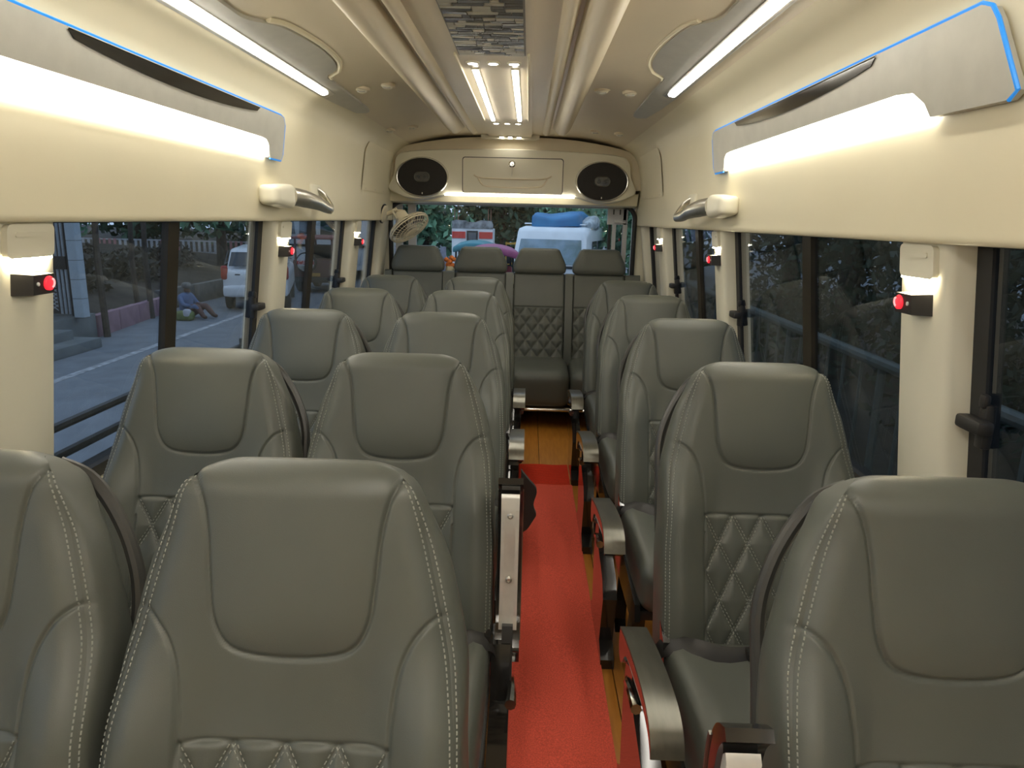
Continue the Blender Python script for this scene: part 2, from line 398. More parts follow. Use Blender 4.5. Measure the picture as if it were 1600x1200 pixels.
def build_seat_body(root):
    U, S, P = front_sheet(); n, m = U.shape
    du = np.gradient(P, axis=1); dv = np.gradient(P, axis=0); N = np.cross(du, dv); N /= np.linalg.norm(N, axis=2, keepdims=True)
    Uc = (U[:-1, :-1]+U[1:, 1:])/2; Sc = (S[:-1, :-1]+S[1:, 1:])/2
    head = in_poly(Uc, Sc, HEADP); quilt = (Sc < QT) & (abs(Uc) < .131)
    bu = np.interp(Sc, BOL[::-1, 1], BOL[::-1, 0]); bol = (Sc < -.184) & (abs(Uc) > bu) & ~quilt
    reg = np.where(head, 1, np.where(quilt, 2, np.where(bol & (Uc < 0), 3, np.where(bol, 4, 0))))
    objs = {}
    for r, nm in ((0, 'upper_panel'), (1, 'head_panel'), (2, 'quilted_panel'), (3, 'bolster'), (4, 'bolster')):
        I, J = np.where(reg == r); q = np.stack([I*m+J, I*m+J+1, (I+1)*m+J+1, (I+1)*m+J], 1)
        ids, inv = np.unique(q, return_inverse=True)
        mb = MB(); mb.v = P.reshape(-1, 3)[ids].tolist(); mb.f = [tuple(x) for x in inv.reshape(-1, 4).tolist()]; mb.mi = [0]*len(mb.f)
        objs[r] = mb.build(nm, M['leather'], root, local=True, smooth=180, normals=N.reshape(-1, 3)[ids].tolist())
    # shell: gussets + back
    mb = MB(); L, R = P[:, 0], P[:, -1]; hw = HW(_seff); th = _th
    ext = .03*ss(.05, .35, -_seff)
    bul = .022*ss(.0, .13, -_seff)-.011*ss(.2, .36, -_seff)
    K = 9; step = list(range(0, n, 2))+([n-1] if (n-1) % 2 else [])
    NB = 41
    def backrow(i):
        u = np.linspace(-1, 1, NB)*hw[i]; t = th[i]
        if t > 0:
            Hb = HGT(u, np.full(NB, _seff[i]))*math.sin(t)**2
            return u, -RT+(RT+Hb)*math.sin(t), RT+(RT+Hb)*math.cos(t)
        return u, np.full(NB, _seff[i]), np.full(NB, 2*RT+ext[i])
    rowsB = {i: backrow(i) for i in step}
    def sd(sg, E):
        rows = []
        for i in step:
            y, z = E[i][1], E[i][2]-1.01; s_f = y*SN+z*CS; d_f = y*CS-z*SN
            s_b, d_b = (rowsB[i][1][-1], rowsB[i][2][-1])
            row = []
            for kk in range(K+1):
                ph = PI*kk/K; w_ = (1-math.cos(ph))/2
                u = sg*(hw[i]+bul[i]*math.sin(ph)**.8); s_ = s_f+(s_b-s_f)*w_; d = d_f+(d_b-d_f)*w_
                row.append(place(np.array(u), np.array(s_), np.array(d)))
            rows.append(row)
        return rows
    mb.grid(sd(-1, L)); mb.grid(sd(1, R), flip=True)
    mb.grid([place(rowsB[i][0], rowsB[i][1], rowsB[i][2]+.012*(1-np.linspace(-1, 1, NB)**4)*ss(.05, .12, -_seff[i])) for i in step], flip=True)
    shell = mb.build('back_shell', M['leather'], root, local=True, smooth=60)
    # stitching
    def surf(u, s):
        u = np.asarray(u, float); s = np.asarray(s, float); H = HGT(u, s)
        th = np.where(s > -RT, np.arcsin(np.clip((s+RT)/RT, 0, 1)), 0)
        so = np.where(th > 0, -RT+(RT+H)*np.sin(th), s); d = np.where(th > 0, RT-(RT+H)*np.cos(th), -H)
        return place(u, so, d)
    def stitches(mb, path, nrm, ln=.0048, gap=.0074, wd=.0021, ht=.0010):
        path = np.asarray(path); seg = np.linalg.norm(np.diff(path, axis=0), axis=1); cum = np.concatenate([[0], np.cumsum(seg)])
        for c in np.arange(ln, cum[-1]-ln, gap):
            p = np.array([np.interp(c, cum, path[:, k]) for k in range(3)]); q = np.array([np.interp(c+.003, cum, path[:, k]) for k in range(3)])
            nn = np.array([np.interp(c, cum, nrm[:, k]) for k in range(3)])
            t = q-p; t /= np.linalg.norm(t)+1e-9; b = np.cross(nn, t); b /= np.linalg.norm(b)+1e-9
            a = [p+t*sx*ln/2+b*sy*wd/2 for sx, sy in ((-1, -1), (1, -1), (1, 1), (-1, 1))]
            top = [p+t*sx*ln*.32+b*sy*wd*.3+nn*ht for sx, sy in ((-1, -1), (1, -1), (1, 1), (-1, 1))]
            mb.add(a+top, [(4, 5, 6, 7), (0, 1, 5, 4), (1, 2, 6, 5), (2, 3, 7, 6), (3, 0, 4, 7)])
    def nrm_at(u, s):
        e = .001; a = surf(u+e, s)-surf(u-e, s); b = surf(u, s+e)-surf(u, s-e); nn = np.cross(a, b); return nn/np.linalg.norm(nn, axis=-1, keepdims=True)
    ss_ = np.linspace(-.72, -.012, 160); mb = MB()
    for sg in (-1, 1):
        u = sg*(HW(ss_)-.0045); stitches(mb, surf(u, ss_)+nrm_at(u, ss_)*.0003, nrm_at(u, ss_))
        # outer row on the gusset
        u2 = sg*(HW(ss_)); b2 = .022*ss(.0, .13, -ss_)-.011*ss(.2, .36, -ss_); ph = .20
        H = HGT(u2, ss_); T2 = 2*RT+.03*ss(.05, .35, -ss_); thv = np.where(ss_ > -RT, np.arcsin(np.clip((ss_+RT)/RT, 0, 1)), 0)
        w_ = (1-math.cos(ph))/2
        df = np.where(thv > 0, RT-(RT+H)*np.cos(thv), -H); db = np.where(thv > 0, RT+RT*np.cos(thv), T2)
        sf = np.where(thv > 0, -RT+(RT+H)*np.sin(thv), ss_)
        pos = place(sg*(np.abs(u2)+b2*math.sin(ph)**.8), sf+(ss_-sf)*w_, df+(db-df)*w_)
        nn = place(np.full(160, sg*.75), np.zeros(160), np.full(160, -.65)); nn = nn-np.array([0, 0, 1.01]); nn /= np.linalg.norm(nn, axis=1, keepdims=True)
        stitches(mb, pos+nn*.0008, nn)
    mb.build('edge_stitching', M['thread'], shell, local=False, smooth=0)['kind'] = 'stuff'
    mb = MB()
    for sgn in (-1, 1):
        for c in range(-12, 13):
            for off in (-.0032, .0032):
                k = 1/math.hypot(1/QW, 1/QH)
                sv = np.linspace(QT-.002, -.73, 90); uv = QW*(c-sgn*(sv-QT)/QH)+off*QW/k
                ok = abs(uv) < .128
                if ok.sum() > 4:
                    uv, sv = uv[ok], sv[ok]; nn = nrm_at(uv, sv); stitches(mb, surf(uv, sv)+nn*.0003, nn, .0052, .0085, .0018, .0009)
    mb.build('quilt_stitching', M['thread'], objs[2], local=False, smooth=0)['kind'] = 'stuff'
    # cushion
    def cf(q):
        x, y, z = q
        t = (y+.23)/.46
        z2 = z + .018*ss(.10, .21, abs(x))*(z > 0) - .020*(1-t)**3*(z > 0)
        return (x*(1-.04*(1-t)), y, z2)
    MB().rbox((0, -.395, .345), (.45, .46, .15), .05, 14, cf).build('seat_cushion', M['leather'], root, local=True, smooth=60)
    MB().box((0, -.38, .255), (.42, .40, .03), .006).box((0, -.2, .27), (.40, .05, .06), .006).build('seat_frame', M['black'], root, local=True)
    for sg in (-1, 1):
        pl = [(-.10, .30), (-.13, .44), (-.17, .455), (-.22, .43), (-.26, .33), (-.60, .30), (-.62, .26), (-.58, .225), (-.22, .215), (-.14, .235)]
        mb = MB().prism(pl, lambda a, b, t: (t, a, b), sg*.212, sg*.227)
        mb.build('side_cover', M['gloss'], root, local=True, fixn=True)
        lg = MB().prism([(-.56, .23), (-.50, .23), (-.44, .03), (-.42, .0), (-.55, .0), (-.54, .03)], lambda a, b, t: (t, a, b), sg*.205-.018, sg*.205+.018)
        lg.build('leg', M['gloss'], root, local=True, fixn=True)
        MB().prism([(-.26, .22), (-.20, .22), (-.15, .03), (-.12, .0), (-.26, .0), (-.23, .03)], lambda a, b, t: (t, a, b), sg*.205-.018, sg*.205+.018).build('leg', M['gloss'], root, local=True, fixn=True)
    return objs, shell
ARM_X = .29
def build_armrest(root, side, raised):
    ang = math.radians(97 if raised else 9); c, s_ = math.cos(ang), math.sin(ang); X0 = side*(.262 if side > 0 else .285); py, pz = -.185, .392
    def T(a, b, t): return (X0+t, py-(a*c-b*s_), pz+a*s_+b*c)
    up = catmull([(-.035, .0), (-.02, .035), (.05, .045), (.16, .05), (.27, .046), (.335, .034), (.370, .012), (.384, -.020)], 5)
    lo = catmull([(.372, -.028), (.36, -.012), (.335, .004), (.27, .018), (.16, .020), (.07, .012), (.03, -.015), (0, -.035), (-.03, -.025)], 4)
    poly = [tuple(p) for p in up]+[tuple(p) for p in lo]
    body = MB().prism(poly, T, -.027, .027).build('armrest', M['gloss'], root, local=True, fixn=True, smooth=45)
    # brushed cover over the top
    mb = MB(); nn = len(up)
    for i, (a, b) in enumerate(up): pass
    tang = np.gradient(up, axis=0); tang /= np.linalg.norm(tang, axis=1, keepdims=True); nrm = np.stack([-tang[:, 1], tang[:, 0]], 1)
    outer = up+nrm*.005
    ke = -9 if raised else None
    poly2 = [tuple(p) for p in outer[6:ke]]+[tuple(p) for p in (up-nrm*.001)[6:ke][::-1]]
    mb.prism(poly2, T, -.029, .029); mb.build('top_cover', M['bronze'], body, fixn=True, smooth=45)
    # silver plate underneath
    mb = MB(); pl = [(-.005, .006), (.10, .014), (.25, .022), (.335, .006), (.345, -.006), (.335, -.012), (.25, .004), (.10, .0), (-.005, -.016)]
    mb.prism(pl, T, -.020, .020); mb.prism([(.07, .004), (.31, .004), (.31, -.007), (.07, -.008)], T, -.019, -.012); mb.prism([(.07, .004), (.31, .004), (.31, -.007), (.07, -.008)], T, .012, .019)
    mb.build('under_plate', M['alu'], body, fixn=True, smooth=45)
    for a in (.295, .15):
        o = Vector(T(a, .001 if a > .2 else -.001, 0)); ax = Vector(T(a, -.02, 0))-o
        MB().lathe([(.001, .0), (.007, .0), (.007, .006), (.004, .008), (.003, .005), (.001, .005)], 12, o, ax).build('screw', M['satinchrome'], body)
    mb = MB().prism([(-.035, .03), (.05, .012), (.05, -.022), (-.02, -.045), (-.09, -.045), (-.10, -.02)], T, -.012, .012)
    mb.build('hinge', M['black'], body, fixn=True)
    o = Vector(T(0, 0, 0)); MB().lathe([(.001, .0), (.020, .0), (.020, .010), (.013, .016), (.001, .018)], 18, o+Vector((-side*.027, 0, 0)), (-side, 0, 0)).build('pivot_cap', M['gloss'], body)
    # upright bracket that carries the arm
    br = MB().prism([(py+.03, pz+.03), (py-.035, pz+.02), (py-.075, .30), (-.40, .265), (-.44, .22), (-.40, .06), (-.46, .03), (-.46, .0), (-.12, .0), (-.12, .03), (-.16, .06), (py+.045, .22)], lambda a, b, t: (t, a, b), X0-side*.034, X0+side*.008)
    br.build('arm_bracket', M['gloss'], root, local=True, fixn=True)
    # chrome recline lever on the aisle side
    mb = MB().tube([(X0, -.16, .30), (X0+side*.012, -.20, .315), (X0+side*.014, -.27, .34), (X0+side*.012, -.33, .345)], [.008, .008, .009, .012], 8)
    mb.build('recline_lever', M['chrome'], root, local=True)
    # lap belt lying over the cushion edge
    mb = MB(); path = catmull([(side*.25, -.20, .36), (side*.225, -.215, .415), (side*.17, -.25, .436), (side*.10, -.26, .425), (side*.04, -.25, .42)], 6)
    for i in range(len(path)-1): pass
    mb.tube(path, .024, 8, flat=(1, .16)); belt = mb.build('seat_belt', M['black'], root, local=True)
    MB().rbox((side*.03, -.25, .428), (.055, .034, .02), .006, 4).build('buckle', M['gloss'], belt)
def build_handle(root, side):
    pts = [(.095, -.012, .07), (.128, -.030, .085), (.160, -.068, .09), (.190, -.125, .092), (.212, -.19, .09), (.224, -.28, .088), (.226, -.36, .085), (.215, -.40, .08)]
    pts = [(min(a+.006, .214), b, c+.012) for a, b, c in pts]
    P = [tuple(place(np.array(side*a), np.array(b), np.array(c))) for a, b, c in catmull(pts, 5)]
    MB().tube(P, .0105, 10).build('grab_handle', M['darkmetal'], root, local=True)

ROW0, PITCHY = .8385, .754
CX = dict(L=-.645, R=-.185, S=.645)
LAB = {
 ('R', 0): 'largest grey leather seat, nearest one of the left pairs, beside the red carpet',
 ('L', 0): 'grey leather seat cut by the left edge, nearest to the left windows',
 ('S', 0): 'grey leather seat cut by the right edge, silver-backed armrest folded up',
 ('L', 1): 'second-row grey leather window seat in front of the large left window',
 ('R', 1): 'second-row grey leather aisle seat with its silver armrest plate folded up',
 ('S', 1): 'second single grey leather seat on the right, showing its diamond quilting',
 ('L', 2): 'third-row grey leather window seat on the left, below the first grab handle',
 ('R', 2): 'third-row grey leather aisle seat of the left pairs, armrest down',
 ('S', 2): 'third single grey leather seat on the right, behind the quilted one',
 ('L', 3): 'fourth-row grey leather window seat on the left, only head panel visible',
 ('R', 3): 'fourth-row grey leather aisle seat of the left pairs, near the aisle end',
 ('S', 3): 'fourth single grey leather seat on the right, beside the wooden floor',
 ('L', 4): 'rearmost left window seat, grey leather, just before the rear bench',
 ('R', 4): 'rearmost left aisle seat, grey leather, just before the rear bench',
 ('S', 4): 'rearmost single right seat, grey leather, just before the rear bench'}
proto = lempty('passenger_seat', (CX['R'], ROW0, 0), '', 'seat'); build_seat_body(proto)
bare = proto; acc = {}
first = True
def attach(root, key, fn):
    """copy the accessory parts (armrest set or handle) onto this seat, building them once"""
    if key not in acc:
        tmp = lempty('tmp', (0, 0, 0), None, None); fn(tmp); acc[key] = tmp
    for ch in list(acc[key].children): copy_tree(ch, root)
plain_children = None
roots = {}
for k in range(5):
    for c in 'RLS':
        if first: r = proto; first = False
        else: r = copy_tree(bare)
        roots[(c, k)] = r
for (c, k), r in roots.items():
    r.location = (CX[c], ROW0+k*PITCHY, 0); tag(r, LAB[(c, k)], 'seat', 'reclining passenger seats in rows')
    if c in 'RS':
        side = 1 if c == 'R' else -1; raised = (c, k) in (('R', 1), ('S', 0))
        attach(r, (side, raised), lambda t: build_armrest(t, side, raised))
    if c in 'LS':
        side = 1 if c == 'L' else -1
        attach(r, ('h', side), lambda t: build_handle(t, side))
def drop(o):
    for ch in list(o.children): drop(ch)
    bpy.data.objects.remove(o)
for o in acc.values(): drop(o)

# --- rear bench
BY = 4.73; bench = empty('rear_bench', (-.02, BY, 0), 'grey leather four-place rear bench with quilted backs below the back window', 'bench')
bth = math.atan(.26); bs, bc = math.sin(bth), math.cos(bth)
def bpl(u, s, d): return (u, BY+.155+s*bs+d*bc, .965+s*bc-d*bs)      # s=0 at top of the back
BXC = [-.655, -.222, .182, .590]; BW = .175
for i, xc in enumerate(BXC):
    n, m = 110, 64; S = np.repeat(np.linspace(-.64, 0, n)[:, None], m, 1); U = np.repeat(np.linspace(-BW, BW, m)[None], n, 0)
    A = abs(U); top = -.235; inq = (S < top) & (S > -.62) & (A < BW-.006)
    dq = quilt_d(U, S, top, .0858, .115); H = np.where(inq, .012*(1-np.exp(-dq/.012))-.004, .0)
    H = H-.004*np.exp(-((S-top)/.004)**2)-.007*np.clip((A-(BW-.012))/.012, 0, 1)**2-.010*np.clip((S+.02)/.02, 0, 1)**2
    P = np.empty((n, m, 3)); P[..., 0] = xc+U; P[..., 1] = BY+.155+S*bs-H*bc; P[..., 2] = .965+S*bc+H*bs
    mb = MB().grid(P.tolist()); mb.prism([(-BW, -.64), (BW, -.64), (BW, -.0), (-BW, 0)], lambda a, b, t: bpl(xc+a, b, t), .028, .09)
    mb.build('back_panel', M['leather'], bench, smooth=50)
    def hf(q):
        x, y, z = q; t = (z+.085)/.17
        return (x*(1-.24*ss(.25, 1.0, t)**1.0), y*(1-.25*t), z)
    MB().rbox((xc, BY+.178, 1.045), (.365, .10, .175), .032, 10, hf).build('headrest', M['leather'], bench, smooth=60)
for a, b in [(-.88, -.833), (-.478, -.40), (-.045, .004), (.36, .412), (.768, .87)]:
    def df(q): return (q[0], q[1], q[2])
    mb = MB(); c = (a+b)/2
    mb.prism(rrect(-.64, .0, -.02, .075, .018, 3), lambda s_, d, t: bpl(t, s_, d), a, b); mb.build('back_divider', M['leather'], bench, smooth=40, fixn=True)
for i, (a, b) in enumerate([(-.875, -.44), (-.44, -.02), (-.02, .39), (.39, .865)]):
    def cf2(q): return (q[0], q[1], q[2]-.025*ss(.05, -.23, q[1])*(q[2] > 0))
    MB().rbox(((a+b)/2, BY-.13, .275), (b-a-.003, .50, .265), .06, 10, cf2).build('cushion', M['leather'], bench, smooth=60)
MB().box((-.01, BY+.12, .075), (1.7, .10, .15), .01).build('base', M['black'], bench)
MB().tube([(-.85, BY-.355, .135), (.84, BY-.355, .135)], .013, 10).build('front_bar', M['chrome'], bench)
for x in (-.45, .02, .42): MB().box((x, BY-.33, .065), (.04, .04, .13), .005).build('leg', M['black'], bench)

# ================================================================== FLOOR COVERING
def carpet(name, x0, x1, y0, y1, z, th, m, label):
    n, k = 60, 10; top = [[(x0+(x1-x0)*j/k, y0+(y1-y0)*i/n, z+th+.0015*math.sin(i*.9+j)) for j in range(k+1)] for i in range(n+1)]
    bot = [[(p[0], p[1], z) for p in r] for r in top]
    mb = MB().grid(top); mb.grid(bot, flip=True)
    mb.grid([[b, t] for b, t in zip(bot[0], top[0])], flip=True); mb.grid([[b, t] for b, t in zip(bot[-1], top[-1])])
    mb.grid([[bot[i][0], top[i][0]] for i in range(n+1)]); mb.grid([[bot[i][-1], top[i][-1]] for i in range(n+1)], flip=True)
    return tag(mb.build(name, m, smooth=50), label, 'carpet')
carpet('carpet_runner', .046, .355, -.9, 3.37, .006, .007, M['carpet'], 'bright red carpet runner lying along the aisle')
carpet('carpet_piece', .06, .348, 3.375, 3.69, 0, .006, M['carpet2'], 'darker red carpet end peeping out beyond the runner')
# strip of black fabric hanging by the folded armrest
mb = MB(); pts = catmull([(.098, 1.47, .77), (.125, 1.47, .74), (.135, 1.475, .715), (.128, 1.475, .69), (.135, 1.475, .66), (.118, 1.475, .63), (.10, 1.475, .62)], 4)
mb.prism([(a-CX['R'], b) for a, _, b in pts], lambda a, b, t: (a, t+.01*math.sin(b*90)-ROW0-PITCHY, b), 1.50, 1.512)
mb.build('belt_flap', M['black'], roots[('R', 1)], local=True, fixn=True)

# ================================================================== WALL LAMPS ABOVE THE WINDOWS
RX = -.035
def lamp_wall(sg, y0, y1, ya, yb, ia, ib, label):
    def W(y, z, off): return (sg*(.838-(z-1.5)*.138-off), y, z)
    root = empty('wall_light', (sg*.838, (y0+y1)/2, 1.51), label, 'light', 'wall light panels above the windows')
    # silhouette of the grey cover: straight top, notched bottom
    top = 1.662; bot = 1.512; gl = 1.572
    def arc(cy, cz_, r, a0, a1, k=5): return [(cy+r*math.cos(math.radians(a)), cz_+r*math.sin(math.radians(a))) for a in np.linspace(a0, a1, k)]
    pl = arc(y0+.06+.03, top-.035, .035, 180, 90)[::1]
    pl = [(y0, bot+.012)]+[(y0+.05, top-.03), (y0+.065, top-.008), (y0+.09, top)]+[(y1-.05, top-.0)]+arc(y1-.03, top-.028, .028, 80, 0)+[(y1, bot+.02)]+arc(y1-.012, bot+.012, .012, 0, -90)
    pl += [(yb+.02, bot)]+[(yb+.005, bot+.012), (yb-.01, gl-.016), (yb-.035, gl-.003), (yb-.08, gl)]+[(ya+.12, gl), (ya+.06, gl-.006), (ya+.02, gl-.03), (ya, bot+.004)]+[(y0+.02, bot)]
    cov = MB().prism(pl, lambda a, b, t: W(a, b, t), .004, .020).build('cover', M['satin'], root, fixn=True, smooth=30)
    # glowing diffuser below the cover
    d = [(ya+.005, bot+.002)]+[(ya+.03, gl-.01), (ya+.1, gl+.008), (yb-.05, gl+.008), (yb-.012, gl-.01), (yb+.012, bot+.002)]
    MB().prism(d, lambda a, b, t: W(a, b, t), .001, .012).build('diffuser', led('wall', LED['wall']), root, fixn=True, smooth=0)
    # blue edge light
    e = [pl[-1]]+pl[0:12]
    MB().tube([W(a, b, .017) for a, b in [(y0+.02, bot), (y0, bot+.012), (y0+.05, top-.028), (y0+.065, top-.007), (y0+.09, top+.003), (y1-.05, top+.003), (y1-.018, top-.003), (y1+.002, top-.028), (y1+.003, bot+.02), (y1-.012, bot-.002), (yb+.02, bot-.002)]], .0036, 6).build('edge_light', M['blue'], root)
    # dark glossy insert along the top
    ins = [(a, top-.003) for a in (ia, ib)]
    lens = [(ib, top-.004), (ia, top-.004)]+[(ia+(ib-ia)*t, top-.004-.034*(math.sin(PI*min(1, t*.9+.06))**.6)) for t in np.linspace(.02, .98, 16)]
    MB().prism(lens, lambda a, b, t: W(a, b, t), .018, .023).build('insert', M['gloss'], root, fixn=True)
    MB().tube([W(ia, top-.003, .021), W(ib, top-.003, .021)], .003, 6).build('chrome_line', M['chrome'], cov)
lamp_wall(-1, .86, 2.70, 1.08, 2.56, 1.45, 2.44, 'left grey wall light with blue edge and glowing white strip above the windows')
lamp_wall(1, 1.13, 2.88, 1.36, 2.73, 1.56, 2.56, 'right grey wall light with blue edge and glowing white strip above the windows')
lamp_wall(-1, -1.2, .45, -.95, .3, -.8, .2, 'left grey wall light further forward above the windows')
lamp_wall(1, -1.2, .55, -.95, .4, -.8, .3, 'right grey wall light further forward above the windows')

# ================================================================== CEILING LIGHT PANELS WITH LOBE
def lamp_ceil(sg, dy, label):
    def W(ax, y, off):
        x = RX+sg*ax
        return (x, y, 1.787+(.72-min(abs(x), .72))*.265-(abs(x)-.72 if abs(x) > .72 else 0)*.4-off)
    root = empty('ceiling_light', (RX+sg*.65, 2.1, 1.80), label, 'light', 'ceiling light panels')
    inner = catmull([(.60, .75), (.60, 1.3), (.602, 1.8), (.600, 1.93), (.575, 2.0), (.552, 2.06), (.536, 2.18), (.526, 2.32), (.526, 2.46), (.535, 2.56), (.552, 2.625)], 4)
    pl = [tuple(p) for p in inner]+[(.57, 2.65), (.590, 2.66), (.604, 2.70), (.608, 3.0+dy), (.616, 3.40+dy), (.622, 3.47+dy), (.64, 3.49+dy), (.675, 3.43+dy), (.692, 3.1+dy), (.698, 2.8), (.70, .75)]
    cov = MB().prism(pl, W, -.004, .010).build('cover', M['satin'], root, fixn=True, smooth=30)
    # cream lip around the lobe
    lip = [(a-.012, b) for a, b in inner[16:]]+[(.553, 2.665), (.575, 2.685), (.594, 2.70), (.598, 2.74)]
    MB().tube([W(a, b, .002) for a, b in lip], .010, 8).build('lip', M['cream'], cov)
    MB().prism([(.655, .8), (.655, 2.89), (.660, 2.905), (.676, 2.905), (.681, 2.89), (.681, .8)], W, .008, .017).build('led_strip', led('ceil', LED['ceil']), root, fixn=True, smooth=0)
    MB().prism([(.646, .8), (.646, 2.95), (.690, 2.98), (.690, .8)], W, .008, .0125).build('strip_channel', M['satinchrome'], root, fixn=True, smooth=0)
lamp_ceil(-1, 0, 'left ceiling light panel, grey with rounded lobe and long bright strip')
lamp_ceil(1, .12, 'right ceiling light panel, grey with rounded lobe and long bright strip')

# air ducts: long rounded rolls along the ceiling
for sg, nm in ((-1, 'left'), (1, 'right')):
    root = empty('air_duct', (RX+sg*.30, 2.0, 1.80), 'long rounded beige ceiling duct %s of the centre lights' % nm, 'duct', 'ceiling air ducts')
    def roll(x0, x1, h, yend, name, kk=14, tail=.10):
        mb = MB(); rows = []
        ys = [YF+.02, 0, 2, yend-tail, yend-tail*.6, yend-tail*.25, yend]
        for y in ys:
            f = 1 if y <= yend-tail else math.sqrt(max(0, 1-((y-(yend-tail))/tail)**2))*.8+.2
            row = []
            for k in range(kk+1):
                t = k/kk; x = RX+sg*(x0+(x1-x0)*t); row.append((x, y, cz(x)+.002-h*f*math.sin(PI*t)**.75))
            rows.append(row)
        mb.grid(rows, flip=(sg < 0)); mb.grid([[(p[0], p[1], 1.853) for p in rows[-1]], rows[-1]], flip=(sg > 0))
        return mb.build(name, M['ceiling'], root, smooth=70)
    roll(.262, .37, .050, 4.45, 'duct_roll'); roll(.205, .252, .026, 4.75, 'inner_rib', 10, .25)

# centre panel with mosaic, spots and twin strips
cpn = empty('centre_panel', (RX, 3.2, 1.83), 'beige centre ceiling strip carrying the small spots and twin light bars', 'ceiling panel')
MB().prism([(RX-.125, -1.5), (RX+.125, -1.5), (RX+.14, 4.86), (RX-.14, 4.86)], lambda a, b, t: (a, b, t), 1.840, 1.853).build('panel', M['ceiling'], cpn, fixn=True, smooth=0)
for sg in (-1, 1): MB().box((RX+sg*.119, 3.22, 1.8355), (.007, 1.55, .012), .003).build('light_catch_rib', M['cream'], cpn)  # rib added to catch strip light, standing in for the bright panel edge
MB().prism([(RX-.19, 4.80), (RX-.15, 4.90), (RX+.15, 4.90), (RX+.19, 4.80)], lambda a, b, t: (a, b, t), 1.825, 1.852).build('end_lip', M['cream_lt'], cpn, fixn=True)
mos = empty('mosaic_panel', (RX, 1.8, 1.835), 'mirror mosaic panel set into the ceiling centre', 'ceiling panel')
MB().box((RX+.002, 1.80, 1.8375), (.218, 1.32, .005)).build('backing', mat('mosaic_grout', (.20, .185, .15), .4, var=.1), mos)
yy = 1.16
tm = {}
while yy < 2.44:
    h = random.choice((.022, .026, .03)); x = RX-.104+random.uniform(-.01, .01)*0
    x_end = RX+.107
    while x < x_end-.012:
        L = min(random.choice((.022, .034, .05, .066, .08)), x_end-x)
        if x_end-(x+L) < .014: L = x_end-x
        mt = 'mirror2' if random.random() < .55 else 'mirror'
        hh = h*random.choice((1, 1, .85))
        t = MB().box((x+L/2, yy+hh/2, 1.8335), (L-.003, hh-.003, .004), .0006, Matrix.Rotation(random.uniform(-.03, .03), 3, 'X') @ Matrix.Rotation(random.uniform(-.03, .03), 3, 'Y'))
        t.build('tile', M[mt], mos, smooth=0); x += L
    yy += h
for j, (y, xs, sc) in enumerate(((2.59, (-.072, -.002, .07), 1.0), (4.13, (-.062, 0, .06), .9), (5.0-.22, (-.055, .0, .056), .9))):
    for i, x in enumerate(xs):
        lab = '%s spot lamp %s' % (('left', 'middle', 'right')[i], ('just behind the mosaic panel', 'at the far end of the twin light bars', 'closest to the rear speaker panel')[j])
        r = empty('spot_lamp', (RX+x, y, 1.836), 'small '+lab, 'light', 'small ceiling spot lamps')
        MB().lathe([(.024*sc, .0), (.024*sc, -.004), (.017*sc, -.006), (.015*sc, 0)], 20, (RX+x, y, 1.840), (0, 0, 1)).build('bezel', M['cream_lt'], r)
        MB().lathe([(.016*sc, .0), (.016*sc, -.005), (.010*sc, -.007), (.001, -.0075)], 20, (RX+x, y, 1.840), (0, 0, 1)).build('lens', led('spot', LED['spot']), r)
for sg, nm in ((-1, 'left'), (1, 'right')):
    r = empty('light_bar', (RX+sg*.071, 3.345, 1.835), '%s one of the twin light bars in the ceiling centre' % nm, 'light', 'twin ceiling light bars')
    MB().box((RX+sg*.071, 3.345, 1.8385), (.028, 1.32, .005), .002).build('channel', M['cream_lt'], r)
    MB().box((RX+sg*.071, 3.345, 1.834), (.018, 1.30, .007), .003).build('strip', led('mid', LED['mid']), r)
# unseen light bars added above the camera, extra bright to lift the cabin light
for sg, nm in ((-1, 'left'), (1, 'right')):
    r = empty('light_bar', (RX+sg*.071, -.2, 1.835), '%s unseen light bar added at the front ceiling centre to brighten the cabin' % nm, 'light', 'twin ceiling light bars')
    MB().box((RX+sg*.071, -.2, 1.8385), (.028, 1.32, .005), .002).build('channel', M['cream_lt'], r)
    MB().box((RX+sg*.071, -.2, 1.834), (.018, 1.30, .007), .003).build('strip', led('mid', LED['front']), r)
# air nozzles
NZ = [(-.590, 3.02, 'outer front', 'left'), (-.490, 3.04, 'inner front', 'left'), (-.69, 4.12, 'outer rear', 'left'), (-.58, 4.22, 'inner rear', 'left'),
      (.390, 3.12, 'inner front', 'right'), (.503, 3.09, 'outer front', 'right'), (.480, 4.42, 'inner rear', 'right'), (.610, 4.28, 'outer rear', 'right')]
for x, y, a, b in NZ:
    z = cz(x); r = empty('air_nozzle', (x, y, z), 'round cream air nozzle, %s one on the %s ceiling' % (a, b), 'air vent', 'round ceiling air nozzles')
    n = Vector((x*.25, 0, -1)).normalized()
    MB().lathe([(.035, -.006), (.034, .004), (.027, .007), (.026, .002)], 24, (x, y, z), n).build('ring', M['ceiling'], r)
    MB().lathe([(.025, -.004), (.025, .006), (.018, .012), (.006, .015), (.001, .015)], 20, (x, y, z), (n+Vector((0, -.45, 0))).normalized()).build('ball', M['cream_lt'], r)
    MB().box((x, y-.008, z-.013), (.03, .005, .006), .001).build('vane', M['satin'], r)

